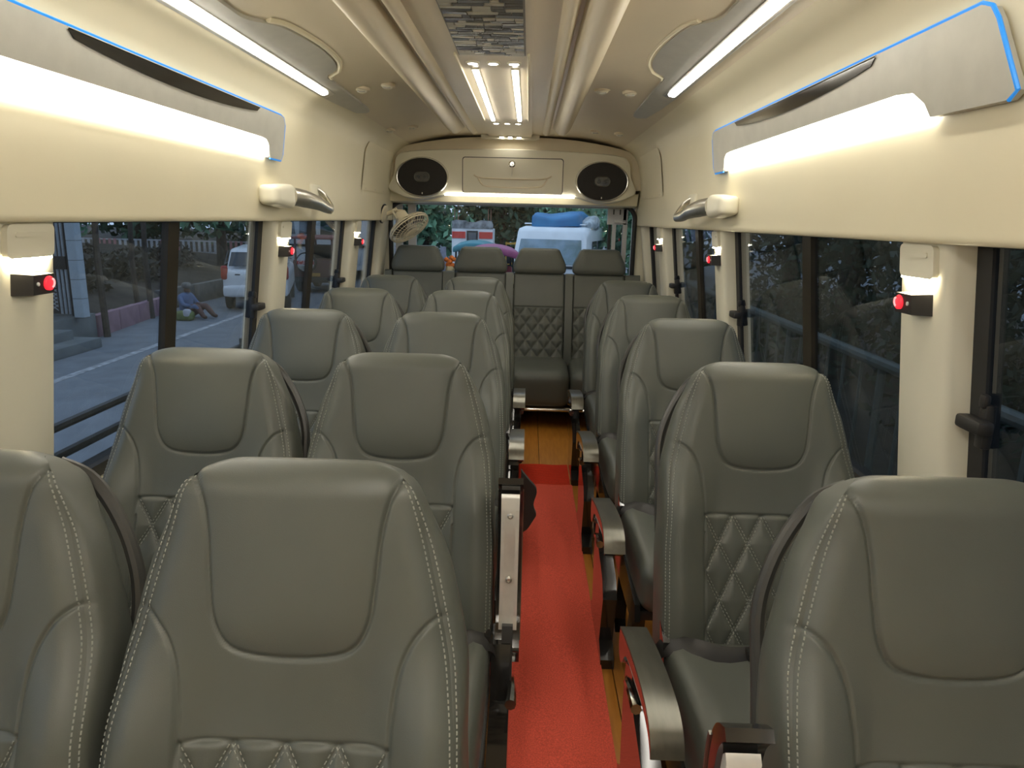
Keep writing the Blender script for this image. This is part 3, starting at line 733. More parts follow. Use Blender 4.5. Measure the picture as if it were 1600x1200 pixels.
# ================================================================== REAR HEADER WITH SPEAKERS AND LOCKER
YH = 4.82
hp = catmull([(-.80, 1.60), (-.785, 1.70), (-.70, 1.742), (-.40, 1.76), (0, 1.768), (.36, 1.76), (.66, 1.742), (.745, 1.70), (.765, 1.60), (.80, 1.51), (.75, 1.475), (.68, 1.448), (.575, 1.436), (.47, 1.455), (.36, 1.476), (-.02, 1.480), (-.40, 1.476), (-.51, 1.455), (-.615, 1.437), (-.72, 1.448), (-.79, 1.475), (-.84, 1.51)], 5, True)
hd = MB(); n = len(hp); C_ = np.array([-.02, 1.6])
rings = [(YH+.02, 1.0), (YH+.006, .997), (YH, .985)]
vs = []
for y, sc in rings: vs += [(C_[0]+(a-C_[0])*(1-(1-sc)*.9), y, C_[1]+(b-C_[1])*(1-(1-sc)*3)) for a, b in hp]
vs2 = [(a, 5.06, b+(.0 if b > 1.6 else -.02)) for a, b in hp]
hd.add(vs2+vs, [tuple(range(n)), tuple(range(3*n, 4*n))[::-1]]+[(r*n+i, r*n+(i+1) % n, (r+1)*n+(i+1) % n, (r+1)*n+i) for r in range(3) for i in range(n)])
header = empty('rear_header', (-.02, 4.95, 1.42), 'cream rear header panel carrying speakers and locker above the back window', 'panel')
hb = hd.build('body', M['cream_lt'], header, fixn=True, smooth=40)
MB().prism([(YH+.05, 1.50), (YH+.09, 1.425), (YH+.22, 1.405), (YH+.24, 1.50)], lambda a, b, t: (t, a, b), -.855, .825).build('lower_fascia', M['cream'], header, fixn=True)
MB().prism(catmull([(-.87, 1.60), (-.85, 1.70), (-.76, 1.77), (-.4, 1.83), (0, 1.845), (.4, 1.83), (.74, 1.77), (.83, 1.70), (.85, 1.60), (.8, 1.52), (-.84, 1.52)], 4, True).tolist(), lambda a, b, t: (a, t, b), YH+.04, YH+.10).build('back_fascia', M['ceiling'], header, fixn=True)
lk = MB().prism(rrect(-.347, .317, 1.484, 1.712, .018), lambda a, b, t: (a, t, b), YH-.004, YH+.003).build('locker_gap', M['black'], header, fixn=True)
lk = MB().prism(rrect(-.342, .312, 1.488, 1.707, .016), lambda a, b, t: (a, t, b), YH-.009, YH-.001).build('locker_door', M['cream_lt'], header, fixn=True)
for pts in ([(-.27, 1.60), (-.24, 1.585), (-.15, 1.578), (.12, 1.577), (.21, 1.585), (.24, 1.60)], [(-.245, 1.585), (-.22, 1.545), (-.18, 1.528), (-.02, 1.522), (.15, 1.528), (.19, 1.545), (.215, 1.585)]):
    MB().tube([(a, YH-.0095, b) for a, b in catmull(pts, 6)], .006, 6).build('moulded_ridge', M['ceiling'], lk)
MB().lathe([(.022, 0), (.022, .006), (.016, .009), (.014, .004), (.001, .004)], 20, (-.02, YH-.009, 1.672), (0, -1, 0)).build('lock', M['chrome'], lk)
kx = MB().box((-.02, YH-.026, 1.672), (.003, .03, .010), .001); kx.box((-.02, YH-.045, 1.66), (.003, .012, .034), .003); kx.tube([(-.02, YH-.045, 1.648), (-.018, YH-.044, 1.62), (-.019, YH-.044, 1.595)], .0025, 6)
kx.build('key', M['satinchrome'], lk)
MB().prism([(-.462, 1.464), (.396, 1.464), (.396, 1.475), (-.462, 1.475)], lambda a, b, t: (a, t, b), YH-.010, YH+.012).build('strip_light', led('rear', LED['rear']), header, fixn=True, smooth=0)
for sg, x, z, nm in ((-1, -.61, 1.578, 'left'), (1, .573, 1.573, 'right')):
    r = empty('speaker', (x, YH, z-.12), '%s oval black loudspeaker in the rear header panel' % nm, 'speaker', 'rear loudspeakers')
    MB().lathe([(.176, .0), (.176, .010), (.170, .016), (.163, .012)], 48, (x, YH, z), (0, -1, 0), 1, .73).build('rim', M['satinchrome'], r, smooth=50)
    MB().lathe([(.168, .004), (.168, .012), (.12, .020), (.06, .024), (.001, .025)], 48, (x, YH, z), (0, -1, 0), 1, .73).build('grille', M['mesh'], r, smooth=60)
    bd = MB().prism(rrect(x-.05, x+.05, z-.030, z+.030, .028), lambda a, b, t: (a, t, b), YH-.030, YH-.020).build('badge', M['gloss'], r, fixn=True)
    MB().tube([(a, YH-.030, b) for a, b in rrect(x-.05, x+.05, z-.030, z+.030, .028)], .0022, 6, True).build('badge_rim', M['bronze'], bd)
    for dx in (-.022, .022): MB().lathe([(.012, 0), (.011, .004), (.001, .005)], 14, (x+dx, YH-.030, z), (0, -1, 0)).build('tweeter', M['darkmetal'], bd)
    MB().box((x+.0, YH-.016, z-.103), (.006, .006, .012), .001).build('logo', M['satinchrome'], r)
# thin seam plates on the coves next to the header
for sg in (-1, 1):
    mb = MB(); P = [[(sg*(.8405-.003), y, 1.462+.0), (sg*(.836-.003), y, 1.50), (sg*(.829-.004), y, 1.56), (sg*(.814-.003), y, 1.665), (sg*(.79), y, 1.72)] for y in (4.05, 4.4, 4.8)]
    mb.grid(P, flip=(sg > 0)); mb.grid([[(q[0]+sg*.004, q[1], q[2]) for q in r] for r in P], flip=(sg < 0))
    pn = struct(mb.build('trim_%d' % tn, M['cream'], smooth=60), 'thin cover plate at the rear end of the upper panel'); tn += 1
    for y in (4.15, 4.4, 4.65): MB().lathe([(.006, 0), (.005, .002), (.001, .003)], 10, (sg*.8385, y, 1.475), (-sg, 0, 0)).build('screw', M['bronze'], pn)

# ================================================================== GRAB HANDLES ON THE COVES
for sg, y0, y1, nm in ((-1, 2.50, 3.20, 'left'), (1, 2.58, 3.34, 'right')):
    X = .843
    r = empty('wall_grab_handle', (sg*X, (y0+y1)/2, 1.34), '%s cream and chrome grab handle below the wall light' % nm, 'handle', 'cove grab handles')
    def hb_(q):
        x, y, z = q; t = (y+.11)/.22
        return (x, y, z*(.78+.22*ss(0, .8, t)))
    MB().rbox((sg*(X-.030), y0+.12, 1.385), (.074, .22, .088), .024, 9, hb_).build('base', M['cream_lt'], r, smooth=60)
    pts = [(X-.052, y0+.215, 1.385), (X-.070, y0+.32, 1.378), (X-.080, y0+.45, 1.366), (X-.082, y0+.56, 1.350), (X-.080, y1-.06, 1.345), (X-.068, y1-.015, 1.358), (X-.040, y1+.01, 1.395), (X-.012, y1, 1.422), (X+.01, y1-.01, 1.43)]
    cur = catmull(pts, 6); rad = np.interp(np.arange(len(cur)), [0, 6, 18, 30, 36, len(cur)], [.034, .034, .023, .016, .014, .020])
    MB().tube([(sg*a, b, c) for a, b, c in cur], rad, 14, flat=(.62, 1)).build('grip', M['satinchrome'], r, smooth=60)
    MB().rbox((sg*(X-.003), y1-.03, 1.42), (.018, .15, .06), .008, 6).build('end_foot', M['cream_lt'], r, smooth=60)

# ================================================================== PILLAR LAMPS AND CHARGER BOXES
PN = {(-1, 2): 'left pillar nearest the camera', (-1, 3): 'left pillar behind the large window', (-1, 4): 'left pillar nearest the fan',
      (1, 2): 'right pillar nearest the camera', (1, 3): 'right pillar behind the large window', (1, 4): 'right pillar farthest back'}
for sg in (-1, 1):
    for i in (2, 3, 4):
        a, b = PIL[sg][i]; y0, y1 = a+.036, b-.028
        if i == 4: y0, y1 = a+.05, b-.05
        def W(y, z, off): return (sg*(wx(z)-off), y, z)
        r = empty('pillar_lamp', (sg*wx(1.2), (y0+y1)/2, 1.1), 'cream pillar lamp with hooded warm light on the %s' % PN[(sg, i)], 'light', 'hooded pillar lamps')
        MB().prism(rrect(y0-.006, y1+.006, 1.226, 1.290, .012), W, -.002, .011).build('hood', M['cream_lt'], r, fixn=True)
        MB().prism(rrect(y0+.014, y1-.014, 1.266, 1.276, .004), W, .010, .0135).build('hood_rib', M['cream_lt'], r, fixn=True)
        MB().prism([(y0, 1.2225), (y1, 1.2225), (y1, 1.227), (y0, 1.227)], W, .002, .010).build('lamp_strip', led('pillar', LED['pillar'], (1, .86, .58)), r, fixn=True, smooth=0)
        yc = (y0+y1)/2-.006; za, zb = 1.155, 1.197; wd = .040
        bx = empty('charger_box', (sg*wx(za), yc, za), 'black charger box with red lit button on the %s' % PN[(sg, i)], 'charger', 'charger boxes on the pillars')
        MB().prism([(yc-wd, za), (yc+wd, za), (yc+wd, zb), (yc-wd, zb)], lambda p, q, t: W(p+(.016 if (t > .02 and p < yc) else 0)-(.003 if (t > .02 and p > yc) else 0), q-(.003 if t > .02 and q > za+.01 else 0), t), -.001, .034).build('body', M['black'], bx, fixn=True, smooth=0)
        yb_ = yc+.019; zc = (za+zb)/2
        MB().lathe([(.0145, -.004), (.0145, .003), (.012, .005), (.001, .005)], 20, W(yb_, zc, .034), (-sg, 0, 0)).build('button', M['red'], bx)
        MB().tube([W(yb_+.009*math.cos(t), zc+.009*math.sin(t), .0405) for t in np.linspace(-1.2, 1.2, 10)], .0018, 6).build('button_ring', M['redlite'], bx)
        MB().lathe([(.004, -.002), (.004, .002), (.001, .003)], 12, W(yc-.012, zc, .034), (-sg, 0, 0)).build('status_light', M['alu'], bx)

# ================================================================== FAN
fc = Vector((-.675, 4.62, 1.262)); ax = Vector((.58, -.34, -.76)).normalized()
fan = empty('wall_fan', (-.80, 4.66, 1.33), 'small cream caged fan on the left beside the back window', 'fan')
MB().lathe([(.001, .0), (.055, .0), (.055, .010), (.035, .020), (.001, .022)], 28, (-.838, 4.66, 1.335), (.97, -.1, -.2)).build('base_plate', M['cord'], fan)
MB().lathe([(.001, 0), (.062, 0), (.062, .006), (.001, .006)], 28, (-.845, 4.66, 1.337), (.97, -.1, -.2)).build('base_gasket', M['rubber'], fan)
b0 = fc-ax*.10
br = MB().tube([(-.83, 4.66, 1.333), (-.79, 4.655, 1.345), tuple(b0+Vector((-.02, .0, .03)))], .014, 8)
e1 = ax.cross(Vector((0, 0, 1))).normalized(); e2 = ax.cross(e1)
for s_ in (-1, 1): br.tube([tuple(b0+e1*s_*.05-ax*.03), tuple(b0+e1*s_*.058), tuple(b0+e1*s_*.058+ax*.04)], .006, 6)
br.tube([tuple(b0+e1*-.05-ax*.03), tuple(b0+e1*.05-ax*.03)], .007, 6); br.build('bracket', M['cord'], fan)
MB().lathe([(.001, -.115), (.028, -.112), (.040, -.10), (.043, -.05), (.050, -.045), (.050, -.035), (.001, -.03)], 24, fc, ax).build('motor_housing', M['cord'], fan)
cg = MB(); RF = .138
for h, rr in ((-.032, .055), (-.020, .100), (-.005, .130), (.010, RF), (.022, RF-.004), (.036, .108), (.044, .085), (.048, .06), (.049, .035)):
    cg.tube([tuple(fc+ax*h+e1*rr*math.cos(t)+e2*rr*math.sin(t)) for t in np.linspace(0, 2*PI, 40, endpoint=False)], .0045 if h in (.010, .022) else .0018, 5, True)
for k in range(34):
    t = 2*PI*k/34; dr = e1*math.cos(t)+e2*math.sin(t)
    cg.tube([tuple(fc+ax*h+dr*rr) for h, rr in ((-.034, .045), (-.030, .07), (-.016, .110), (.0, .132), (.012, RF))], .0017, 4)
    cg.tube([tuple(fc+ax*h+dr*rr) for h, rr in ((.022, RF-.004), (.036, .108), (.044, .085), (.048, .06), (.050, .03))], .0015, 4)
cg.build('cage', M['cord'], fan)
MB().lathe([(.001, .046), (.032, .046), (.030, .053), (.001, .056)], 24, fc, ax).build('cage_badge', M['cord'], fan)
for k in range(3):
    t0 = 2*PI*k/3; rows = []
    for rr in np.linspace(.02, .118, 6):
        rows.append([tuple(fc+ax*(.004+.012*q)+(e1*math.cos(t0+q*.85)+e2*math.sin(t0+q*.85))*rr) for q in np.linspace(-1, 1, 6)])
    mb = MB().grid(rows); mb.grid([[tuple(Vector(p)+ax*.002) for p in r] for r in rows], flip=True); mb.build('blade', M['darkmetal'], fan, smooth=60)
MB().lathe([(.001, -.02), (.022, -.02), (.022, .02), (.012, .03), (.001, .03)], 18, fc, ax).build('hub', M['satin'], fan)
# marigolds on the ledge behind the bench
mg = empty('marigold_bunch', (-.445, 4.99, .93), 'small bunch of orange flowers between two rear headrests', 'flowers')
om = mat('marigold', (.75, .22, .05), .7, var=.3, scale=60)
for i, (dx, dz, rr) in enumerate(((-.025, .085, .018), (.0, .07, .02), (.026, .088, .018), (.012, .10, .017), (-.012, .05, .02), (.02, .045, .02))):
    MB().lathe([(.001, -rr*.8), (rr*.7, -rr*.6), (rr, 0), (rr*.8, rr*.5), (rr*.4, rr*.75), (.001, rr*.8)], 10, (-.445+dx, 4.985, .95+dz), (0, -.8, .6)).build('flower', om, mg, smooth=0)
MB().lathe([(.022, 0), (.03, .03), (.034, .07), (.030, .09)], 16, (-.445, 4.99, .90), (0, 0, 1)).build('cup', M['cream'], mg)

# ================================================================== OUTSIDE
GZ = -.75
asphalt = mat('asphalt', (.21, .225, .245), .85, var=.12, scale=3, bump=.5, bscale=90)
paving = mat('paving', (.16, .155, .15), .9, var=.25, scale=5, bump=.5, bscale=40)
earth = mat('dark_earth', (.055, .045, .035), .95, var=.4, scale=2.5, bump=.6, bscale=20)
white = mat('white_paint', (.84, .86, .87), .35, var=.05, scale=4, coat=.3)
darkgl = mat('vehicle_glass', (.05, .06, .07), .06, var=.2, coat=.5)
struct(MB().box((-1, 20, GZ-.05), (90, 100, .1)).build('road', asphalt, smooth=0), 'grey asphalt street outside the bus')
tag(MB().prism([(-5.62, 4), (-5.5, 4), (-5.78, 14.9), (-5.9, 14.9)], lambda a, b, t: (a, b, t), GZ, GZ+.006).build('road_line', mat('worn_line', (.42, .43, .44), .9, var=.4, scale=9), fixn=True), 'worn pale edge line along the street kerb', 'road marking')
# steel guard rails along the left flank of the bus
gr = empty('window_guard', (-1.07, 2, .70), 'two dark guard rails outside the left windows', 'guard rail')
for z in (.788, .715): MB().tube([(-1.065, -1, z), (-1.065, 4.9, z)], .012, 8).build('rail', M['black'], gr)
for y in (-.9, 1.2, 2.84, 4.08): MB().box((-1.065, y, .75), (.02, .03, .14), .003).build('stay', M['black'], gr)

# ---- trees
leafm = {}
def leafmat(c, nm):
    if nm not in leafm: leafm[nm] = mat(nm, c, .6, var=.45, scale=1.7)
    return leafm[nm]
bark = mat('bark', (.07, .055, .045), .9, var=.4, scale=9, bump=.8, bscale=30)
def leaves(mb, c, r, n, size):
    c = np.array(c); r = np.array(r)
    d = rng.normal(size=(n, 3)); d /= np.linalg.norm(d, axis=1, keepdims=True); rad = rng.random(n)**.45
    p = c+d*rad[:, None]*r
    a = rng.normal(size=(n, 3)); a /= np.linalg.norm(a, axis=1, keepdims=True); b = np.cross(a, rng.normal(size=(n, 3))); b /= np.linalg.norm(b, axis=1, keepdims=True)
    L = size*(.6+.8*rng.random(n))[:, None]
    v = np.stack([p-a*L, p+b*L*.45, p+a*L, p-b*L*.45], 1).reshape(-1, 3); o = len(mb.v)
    mb.v += v.tolist(); mb.f += [(o+4*i, o+4*i+1, o+4*i+2, o+4*i+3) for i in range(n)]; mb.mi += [0]*n
def tree(x, y, h, blobs, n, col, nm, label, size=.16, name='tree', trunk=True, group='trees outside the bus'):
    r = lempty(name, (x, y, GZ), label, 'tree' if trunk else 'shrub', group)
    if trunk:
        mb = MB().tube([(0, 0, 0), (.03, .02, h*.3), (-.04, .03, h*.6), (0, 0, h*.9)], [.17, .13, .11, .05], 9)
        for k in range(4):
            a = k*1.7; mb.tube([(0, 0, h*(.35+.1*k)), (.5*math.cos(a), .5*math.sin(a), h*(.48+.1*k)), (1.1*math.cos(a), 1.1*math.sin(a), h*(.56+.1*k))], [.07, .05, .02], 6)
        mb.build('trunk', bark, r, local=True)
    mb = MB(); tot = sum(b[1][0]*b[1][2] for b in blobs)
    for c, rr in blobs: leaves(mb, c, rr, int(n*rr[0]*rr[2]/tot)+1, size)
    mb.build('foliage', leafmat(col, nm), r, local=True, smooth=0)
    return r
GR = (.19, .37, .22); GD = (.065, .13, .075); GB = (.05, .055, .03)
def crown(w, lo, hi): return [((random.uniform(-.5, .5)*w, random.uniform(-.3, .3)*w, lo+(hi-lo)*t), (w*random.uniform(.55, .8), w*.55, (hi-lo)*.26)) for t in (.15, .3, .5, .62, .8, .92)]
# behind the bus
tree(-9.6, 31, 7, crown(3.2, .8, 7.5), 5200, GR, 'leaf_green', 'broad green tree left of the red and white booth', .2)
tree(-4.2, 30, 8, crown(3.4, .6, 8), 5200, GR, 'leaf_green', 'tall green tree directly behind the red and white booth', .2)
tree(-1.0, 31, 8, crown(3.2, .5, 8), 5200, GD, 'leaf_dark', 'dark tree between the booth and the white van', .2)
tree(2.4, 25, 7, crown(2.6, .9, 7), 5200, GR, 'leaf_green', 'green tree hanging over the white van with blue tarp', .16)
tree(3.0, 19.5, 6, crown(1.5, .9, 6), 4600, GR, 'leaf_green', 'leafy green tree at the right side of the back window', .13)
tree(6.4, 27, 7, crown(3.2, .4, 7), 4200, GD, 'leaf_dark', 'dark tree far right behind the back window', .2)
tree(-11.5, 30, 8, crown(3.6, .5, 8), 4600, GD, 'leaf_dark', 'dark tree far left behind the street', .2)
tree(1.5, 35, 9, crown(4.5, .3, 9), 5200, GD, 'leaf_dark', 'large dark tree closing the view behind the van', .25)
tree(-7, 36, 9, crown(4.5, .3, 9), 5200, GD, 'leaf_dark', 'large dark tree closing the view behind the booth', .25)
# right flank: a dark wood close to the bus
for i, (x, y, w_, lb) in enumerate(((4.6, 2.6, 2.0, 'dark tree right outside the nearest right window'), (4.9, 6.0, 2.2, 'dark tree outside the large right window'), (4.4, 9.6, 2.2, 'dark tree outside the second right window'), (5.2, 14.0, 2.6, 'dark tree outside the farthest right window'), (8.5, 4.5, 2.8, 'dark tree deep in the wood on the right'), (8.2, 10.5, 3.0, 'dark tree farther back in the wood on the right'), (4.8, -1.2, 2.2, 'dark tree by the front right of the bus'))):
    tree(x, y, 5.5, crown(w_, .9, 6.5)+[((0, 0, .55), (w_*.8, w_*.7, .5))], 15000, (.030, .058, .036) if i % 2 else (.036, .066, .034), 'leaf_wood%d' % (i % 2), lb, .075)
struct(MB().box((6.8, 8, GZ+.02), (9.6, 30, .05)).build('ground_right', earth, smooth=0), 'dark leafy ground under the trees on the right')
struct(MB().box((1.75, 8, GZ+.05), (.9, 30, .12)).build('kerb_right', paving, smooth=0), 'grey kerb beside the bus on the right')
rl = empty('pipe_railing', (2.3, 6, GZ), 'blue-green pipe railing outside the right windows', 'railing')
rm = mat('rail_paint', (.12, .14, .13), .5, var=.2)
MB().tube([(2.2, -2, .52), (2.2, 12, .57)], .035, 10).build('top_rail', rm, rl)
MB().tube([(2.2, -2, -.35), (2.2, 12, -.35)], .02, 8).build('bottom_rail', rm, rl)
for i in range(56):
    y = -1.9+i*.25; MB().tube([(2.2, y, GZ+.1), (2.2, y, .545)], .011 if i % 6 else .024, 6).build('baluster', rm, rl)
hm = mat('bright_litter', (.5, .55, .6), .6, var=.3)
# ---- left side of the street
st = empty('stone_steps', (-7.6, 8, GZ), 'grey stone steps in front of the white column', 'steps')
for k, (x1, y1, z1) in enumerate(((-6.45, 10.6, -.60), (-6.75, 10.4, -.46), (-7.0, 11.4, -.34))):
    MB().box(((x1-9.5)/2, (y1+4)/2, (GZ+z1)/2), (x1+9.5, y1-4, z1-GZ), .01).build('step', mat('step_stone%d' % k, (.20, .215, .215), .85, var=.15, scale=3), st)
cl = empty('tiled_column', (-6.98, 10.9, -.34), 'pale blue-white tiled column at the building entrance', 'column')
tw = mat('pale_tile', (.46, .52, .56), .35, var=.05)
MB().box((-6.90, 10.9, .83), (.14, .14, 2.36)).build('core', paving, cl, smooth=0)
for k in range(8):
    for (dx, dy, sx, sy) in ((0, -.076, .15, .012), (.076, 0, .012, .15)):
        MB().box((-6.90+dx, 10.9+dy, -.19+k*.297), (sx-.004, sy-.0 if sx > sy else sy-.004, .290), .003).build('tile', tw, cl, smooth=0)
gt = empty('iron_gate', (-7.75, 10.9, -.34), 'black iron gate with lattice beside the tiled column', 'gate')
gm = mat('gate_iron', (.035, .03, .03), .5, var=.2)
MB().box((-7.42, 11.15, .45), (.8, .03, 1.56)).build('backing', mat('gate_back', (.10, .085, .08), .7, var=.2), gt, smooth=0)
for x in (-7.75, -7.05): MB().box((x, 10.95, .57), (.05, .05, 1.8), .005).build('post', gm, gt)
MB().box((-7.4, 10.93, .50), (.64, .04, .20), .005).build('lock_plate', gm, gt)
for x in (-7.115, -7.18, -7.245):
    MB().box((x, 10.95, .1), (.028, .03, .80), .004).build('bar', mat('gate_white', (.42, .46, .5), .5, var=.1), gt)
    MB().box((x, 10.95, 1.0), (.028, .03, .80), .004).build('bar', leafm.setdefault('gw', mat('gate_white2', (.42, .46, .5), .5, var=.1)), gt)
mb = MB()
for k in range(26):
    z = -.25+k*.06
    if .38 < z < .62: continue
    for s_ in (-1, 1): mb.tube([(-7.36-.06*s_, 10.95, z), (-7.36+.06*s_, 10.95, z+.09)], .008, 5)
mb.build('lattice', leafm['gw'], gt)['kind'] = 'stuff'
bw = struct(MB().box((-9.4, 9.0, 1.67), (2.6, 4.6, 4.0)).build('building_wall', mat('dark_wall', (.05, .045, .045), .9, var=.2), smooth=0), 'dark building front left of the column')
pk = empty('pink_wall', (-7.3, 12.6, GZ), 'low faded pink wall of slabs along the street', 'wall')
pm = mat('faded_pink', (.33, .20, .24), .85, var=.18, scale=4)
for k in range(4):
    y0 = 11.45+k*.86; x0 = -7.0-k*.12
    MB().prism([(x0, y0), (x0-.118, y0+.84), (x0-.25, y0+.84), (x0-.13, y0)], lambda a, b, t: (a, b, t), GZ, GZ+.36-.01*k).build('slab', pm, pk, fixn=True, smooth=0)
for k, (x, y, hh) in enumerate(((-6.9, 11.5, 2.6), (-7.3, 13.7, 2.4), (-7.9, 14.3, 2.2))):
    tag(MB().tube([(x, y, GZ), (x-.03, y, GZ+hh*.5), (x+.02, y, GZ+hh)], [.055, .05, .045], 8).build('wooden_post', bark), ('thin wooden post nearest the tiled column', 'thin wooden post at the end of the pink wall', 'thin wooden post beside the seated person')[k], 'post', 'wooden posts by the pink wall')
# embankment and railing
struct(MB().prism([(-7.6, GZ), (-8.6, -.35), (-10.5, -.05), (-14, .2), (-30, .4), (-30, GZ)], lambda a, b, t: (a, t, b), 11.3, 45).build('embankment', earth, fixn=True), 'dark earth bank beyond the pink wall')
ew = empty('retaining_wall', (-8.0, 19, GZ), 'grey concrete retaining wall behind the seated person', 'wall')
for k in range(5): MB().box((-7.75+k*.10-.0, 15.6+k*1.55, GZ+.21), (.16, 1.53, .42+.02*k), .01).build('concrete_block', paving, ew)
fr_ = empty('striped_railing', (-12.5, 24, -.1), 'railing of white and pink bars on the bank', 'railing')
wm = mat('rail_white', (.55, .55, .58), .6, var=.1); pm2 = mat('rail_pink', (.5, .22, .24), .6, var=.1)
for k in range(44):
    x = -16.6+k*.18; MB().box((x, 24, .13), (.085, .03, .50), .006).build('bar', wm if (k//4) % 3 else pm2, fr_)
for z in (-.02, .36): MB().box((-12.7, 24.03, z), (7.9, .03, .05)).build('rail', wm, fr_)
for i, (x, y, w_, lb) in enumerate(((-8.9, 12.4, .8, 'dark brown scrub just behind the pink wall'), (-9.6, 14.2, 1.0, 'dark scrub on the bank behind the wooden posts'), (-9.8, 16.5, 1.1, 'dark scrub on the bank above the seated person'), (-11.8, 15.2, 1.4, 'dark scrub high on the left bank'), (-10.4, 19.5, 1.3, 'dark scrub on the bank behind the retaining wall'), (-13.5, 20, 1.7, 'dark scrub below the striped railing'))):
    tree(x, y, 1, [((0, 0, .55), (w_, w_, .55)), ((.4, .2, .7), (w_*.7, w_*.6, .5)), ((-.5, -.2, .6), (w_*.6, w_*.6, .5))], 1500, (.035, .033, .025), 'leaf_scrub', lb, .10, 'scrub', False, 'scrub on the bank')
tree(-9.2, 21.5, 6, crown(2.2, 1.9, 6.5), 4200, GR, 'leaf_green', 'green tree behind the white car', .16)
tree(-14.5, 19.5, 6, crown(2.8, 1.6, 6.5), 4600, GR, 'leaf_green', 'green tree high on the left bank', .18)
tree(-15.0, 27.5, 6, crown(3.4, .6, 6.5), 4200, GD, 'leaf_dark', 'dark tree behind the striped railing', .2)
tree(-21, 26, 7, crown(4, .6, 7), 4200, GD, 'leaf_dark', 'dark tree at the far left end of the bank', .22)
rb = lempty('cloth_bundle', (-13.6, 18.2, .0), 'pink and white cloth bundle on the left bank', 'cloth')
MB().rbox((0, 0, .35), (.55, .3, .4), .14, 6).build('pink_cloth', mat('pink_cloth', (.6, .12, .12), .8, var=.2), rb, local=True); MB().rbox((.5, .05, .38), (.5, .25, .3), .12, 6).build('white_cloth', wm, rb, local=True)

# ---- vehicles
tyre = mat('tyre', (.02, .02, .02), .8, var=.2)
def wheels(root, xs, ys, r, wd=.18):
    for x in xs:
        for y in ys:
            w_ = MB().lathe([(r*.55, -wd/2), (r*.95, -wd/2), (r, -wd/3), (r, wd/3), (r*.95, wd/2), (r*.55, wd/2)], 20, (x, y, r), (1, 0, 0)).build('wheel', tyre, root, local=True)
            MB().lathe([(.02, -wd*.45), (r*.54, -wd*.45), (r*.54, wd*.45), (.02, wd*.45)], 16, (x, y, r), (1, 0, 0)).build('hub', M['alu'], w_, local=False)
car = lempty('white_car', (-5.72, 15.05, GZ), 'white hatchback parked beyond the large left window', 'car', None, math.radians(16)); car.scale = (.88, 1, 1)
def cab(q): t = (q[2]+.3)/.6; return (q[0]*(1-.16*t), q[1]*(1-.20*t)+.10*t, q[2])
MB().rbox((0, 1.7, .60), (1.56, 3.4, .62), .14, 10).build('body', white, car, local=True, smooth=60)
MB().rbox((0, 1.5, 1.02), (1.46, 2.7, .62), .12, 10, cab).build('cabin', white, car, local=True, smooth=60)
def quad(pts, n_): # thin slab
    P = np.array(pts, float); N = np.cross(P[1]-P[0], P[2]-P[0]); N /= np.linalg.norm(N); Q = P+N*n_
    return MB().add(list(P)+list(Q), [(0, 1, 2, 3)[::-1], (4, 5, 6, 7), (0, 1, 5, 4), (1, 2, 6, 5), (2, 3, 7, 6), (3, 0, 4, 7)])
quad([(-.60, .135, .96), (.60, .135, .96), (.54, .30, 1.24), (-.54, .30, 1.24)], .02).build('rear_window', darkgl, car, local=True, fixn=True, smooth=0)
for sg in (-1, 1):
    quad([(sg*.735, .45, .98), (sg*.735, 2.5, .98), (sg*.655, 2.1, 1.26), (sg*.655, .65, 1.26)], .02*sg).build('side_window', darkgl, car, local=True, fixn=True, smooth=0)
    MB().rbox((sg*.70, .05, .83), (.16, .12, .30), .05, 6).build('tail_light', mat('tail_red%d' % sg, (.45, .03, .02), .25, var=.2), car, local=True)
MB().rbox((0, .04, .44), (1.5, .2, .26), .08, 7).build('bumper', white, car, local=True, smooth=60)
MB().box((0, -.008, .68), (.45, .02, .11), .005).build('number_plate', mat('plate', (.6, .58, .4), .5, var=.05), car, local=True)
MB().box((-.40, .005, .79), (.12, .02, .025), .005).build('badge', M['black'], car, local=True)
wheels(car, (-.68, .68), (.65, 2.75), .29)
# open jeep with round spare-wheel cover
jp = lempty('open_jeep', (-5.66, 19, GZ), 'dark red open vehicle with round spare-wheel cover outside second left window', 'vehicle')
jm = mat('jeep_maroon', (.10, .035, .035), .4, var=.2); jr = mat('jeep_roof', (.28, .10, .09), .6, var=.2)
MB().rbox((0, 1.2, .62), (1.12, 2.4, .55), .06, 7).build('body', jm, jp, local=True); MB().rbox((0, 1.1, 1.46), (1.2, 2.1, .09), .04, 7).build('roof', jr, jp, local=True)
for x in (-.5, .5):
    for y in (.12, 1.1, 2.0): MB().tube([(x, y, .85), (x, y, 1.44)], .03, 6).build('roof_post', jm, jp, local=True)
MB().rbox((0, .9, 1.0), (.9, .25, .45), .08, 6).build('seat_back', tyre, jp, local=True)
MB().box((.0, -.03, .36), (1.1, .08, .14), .02).build('bumper', M['black'], jp, local=True)
MB().box((.05, -.055, .50), (.30, .02, .09), .004).build('number_plate', mat('plate_o', (.5, .28, .05), .5, var=.05), jp, local=True)
sw = MB().lathe([(.05, .10), (.24, .10), (.27, .05), (.27, -.05), (.22, -.07)], 28, (-.16, -.05, .82), (0, 1, 0)).build('spare_wheel', tyre, jp, local=True)
def disc(r0, z0, m_, nm, par, cx, cy, cz_, half=None):
    mb = MB(); pts = [(cx+r0*math.cos(t), cz_+r0*math.sin(t)) for t in np.linspace(0, 2*PI, 32, endpoint=False)]
    if half: pts = [(a, b) for a, b in pts if half[0] <= b-cz_ <= half[1]]
    mb.prism(pts, lambda a, b, t: (a, t, b), cy, cy-.012); return mb.build(nm, m_, par, local=False, fixn=True, smooth=0)
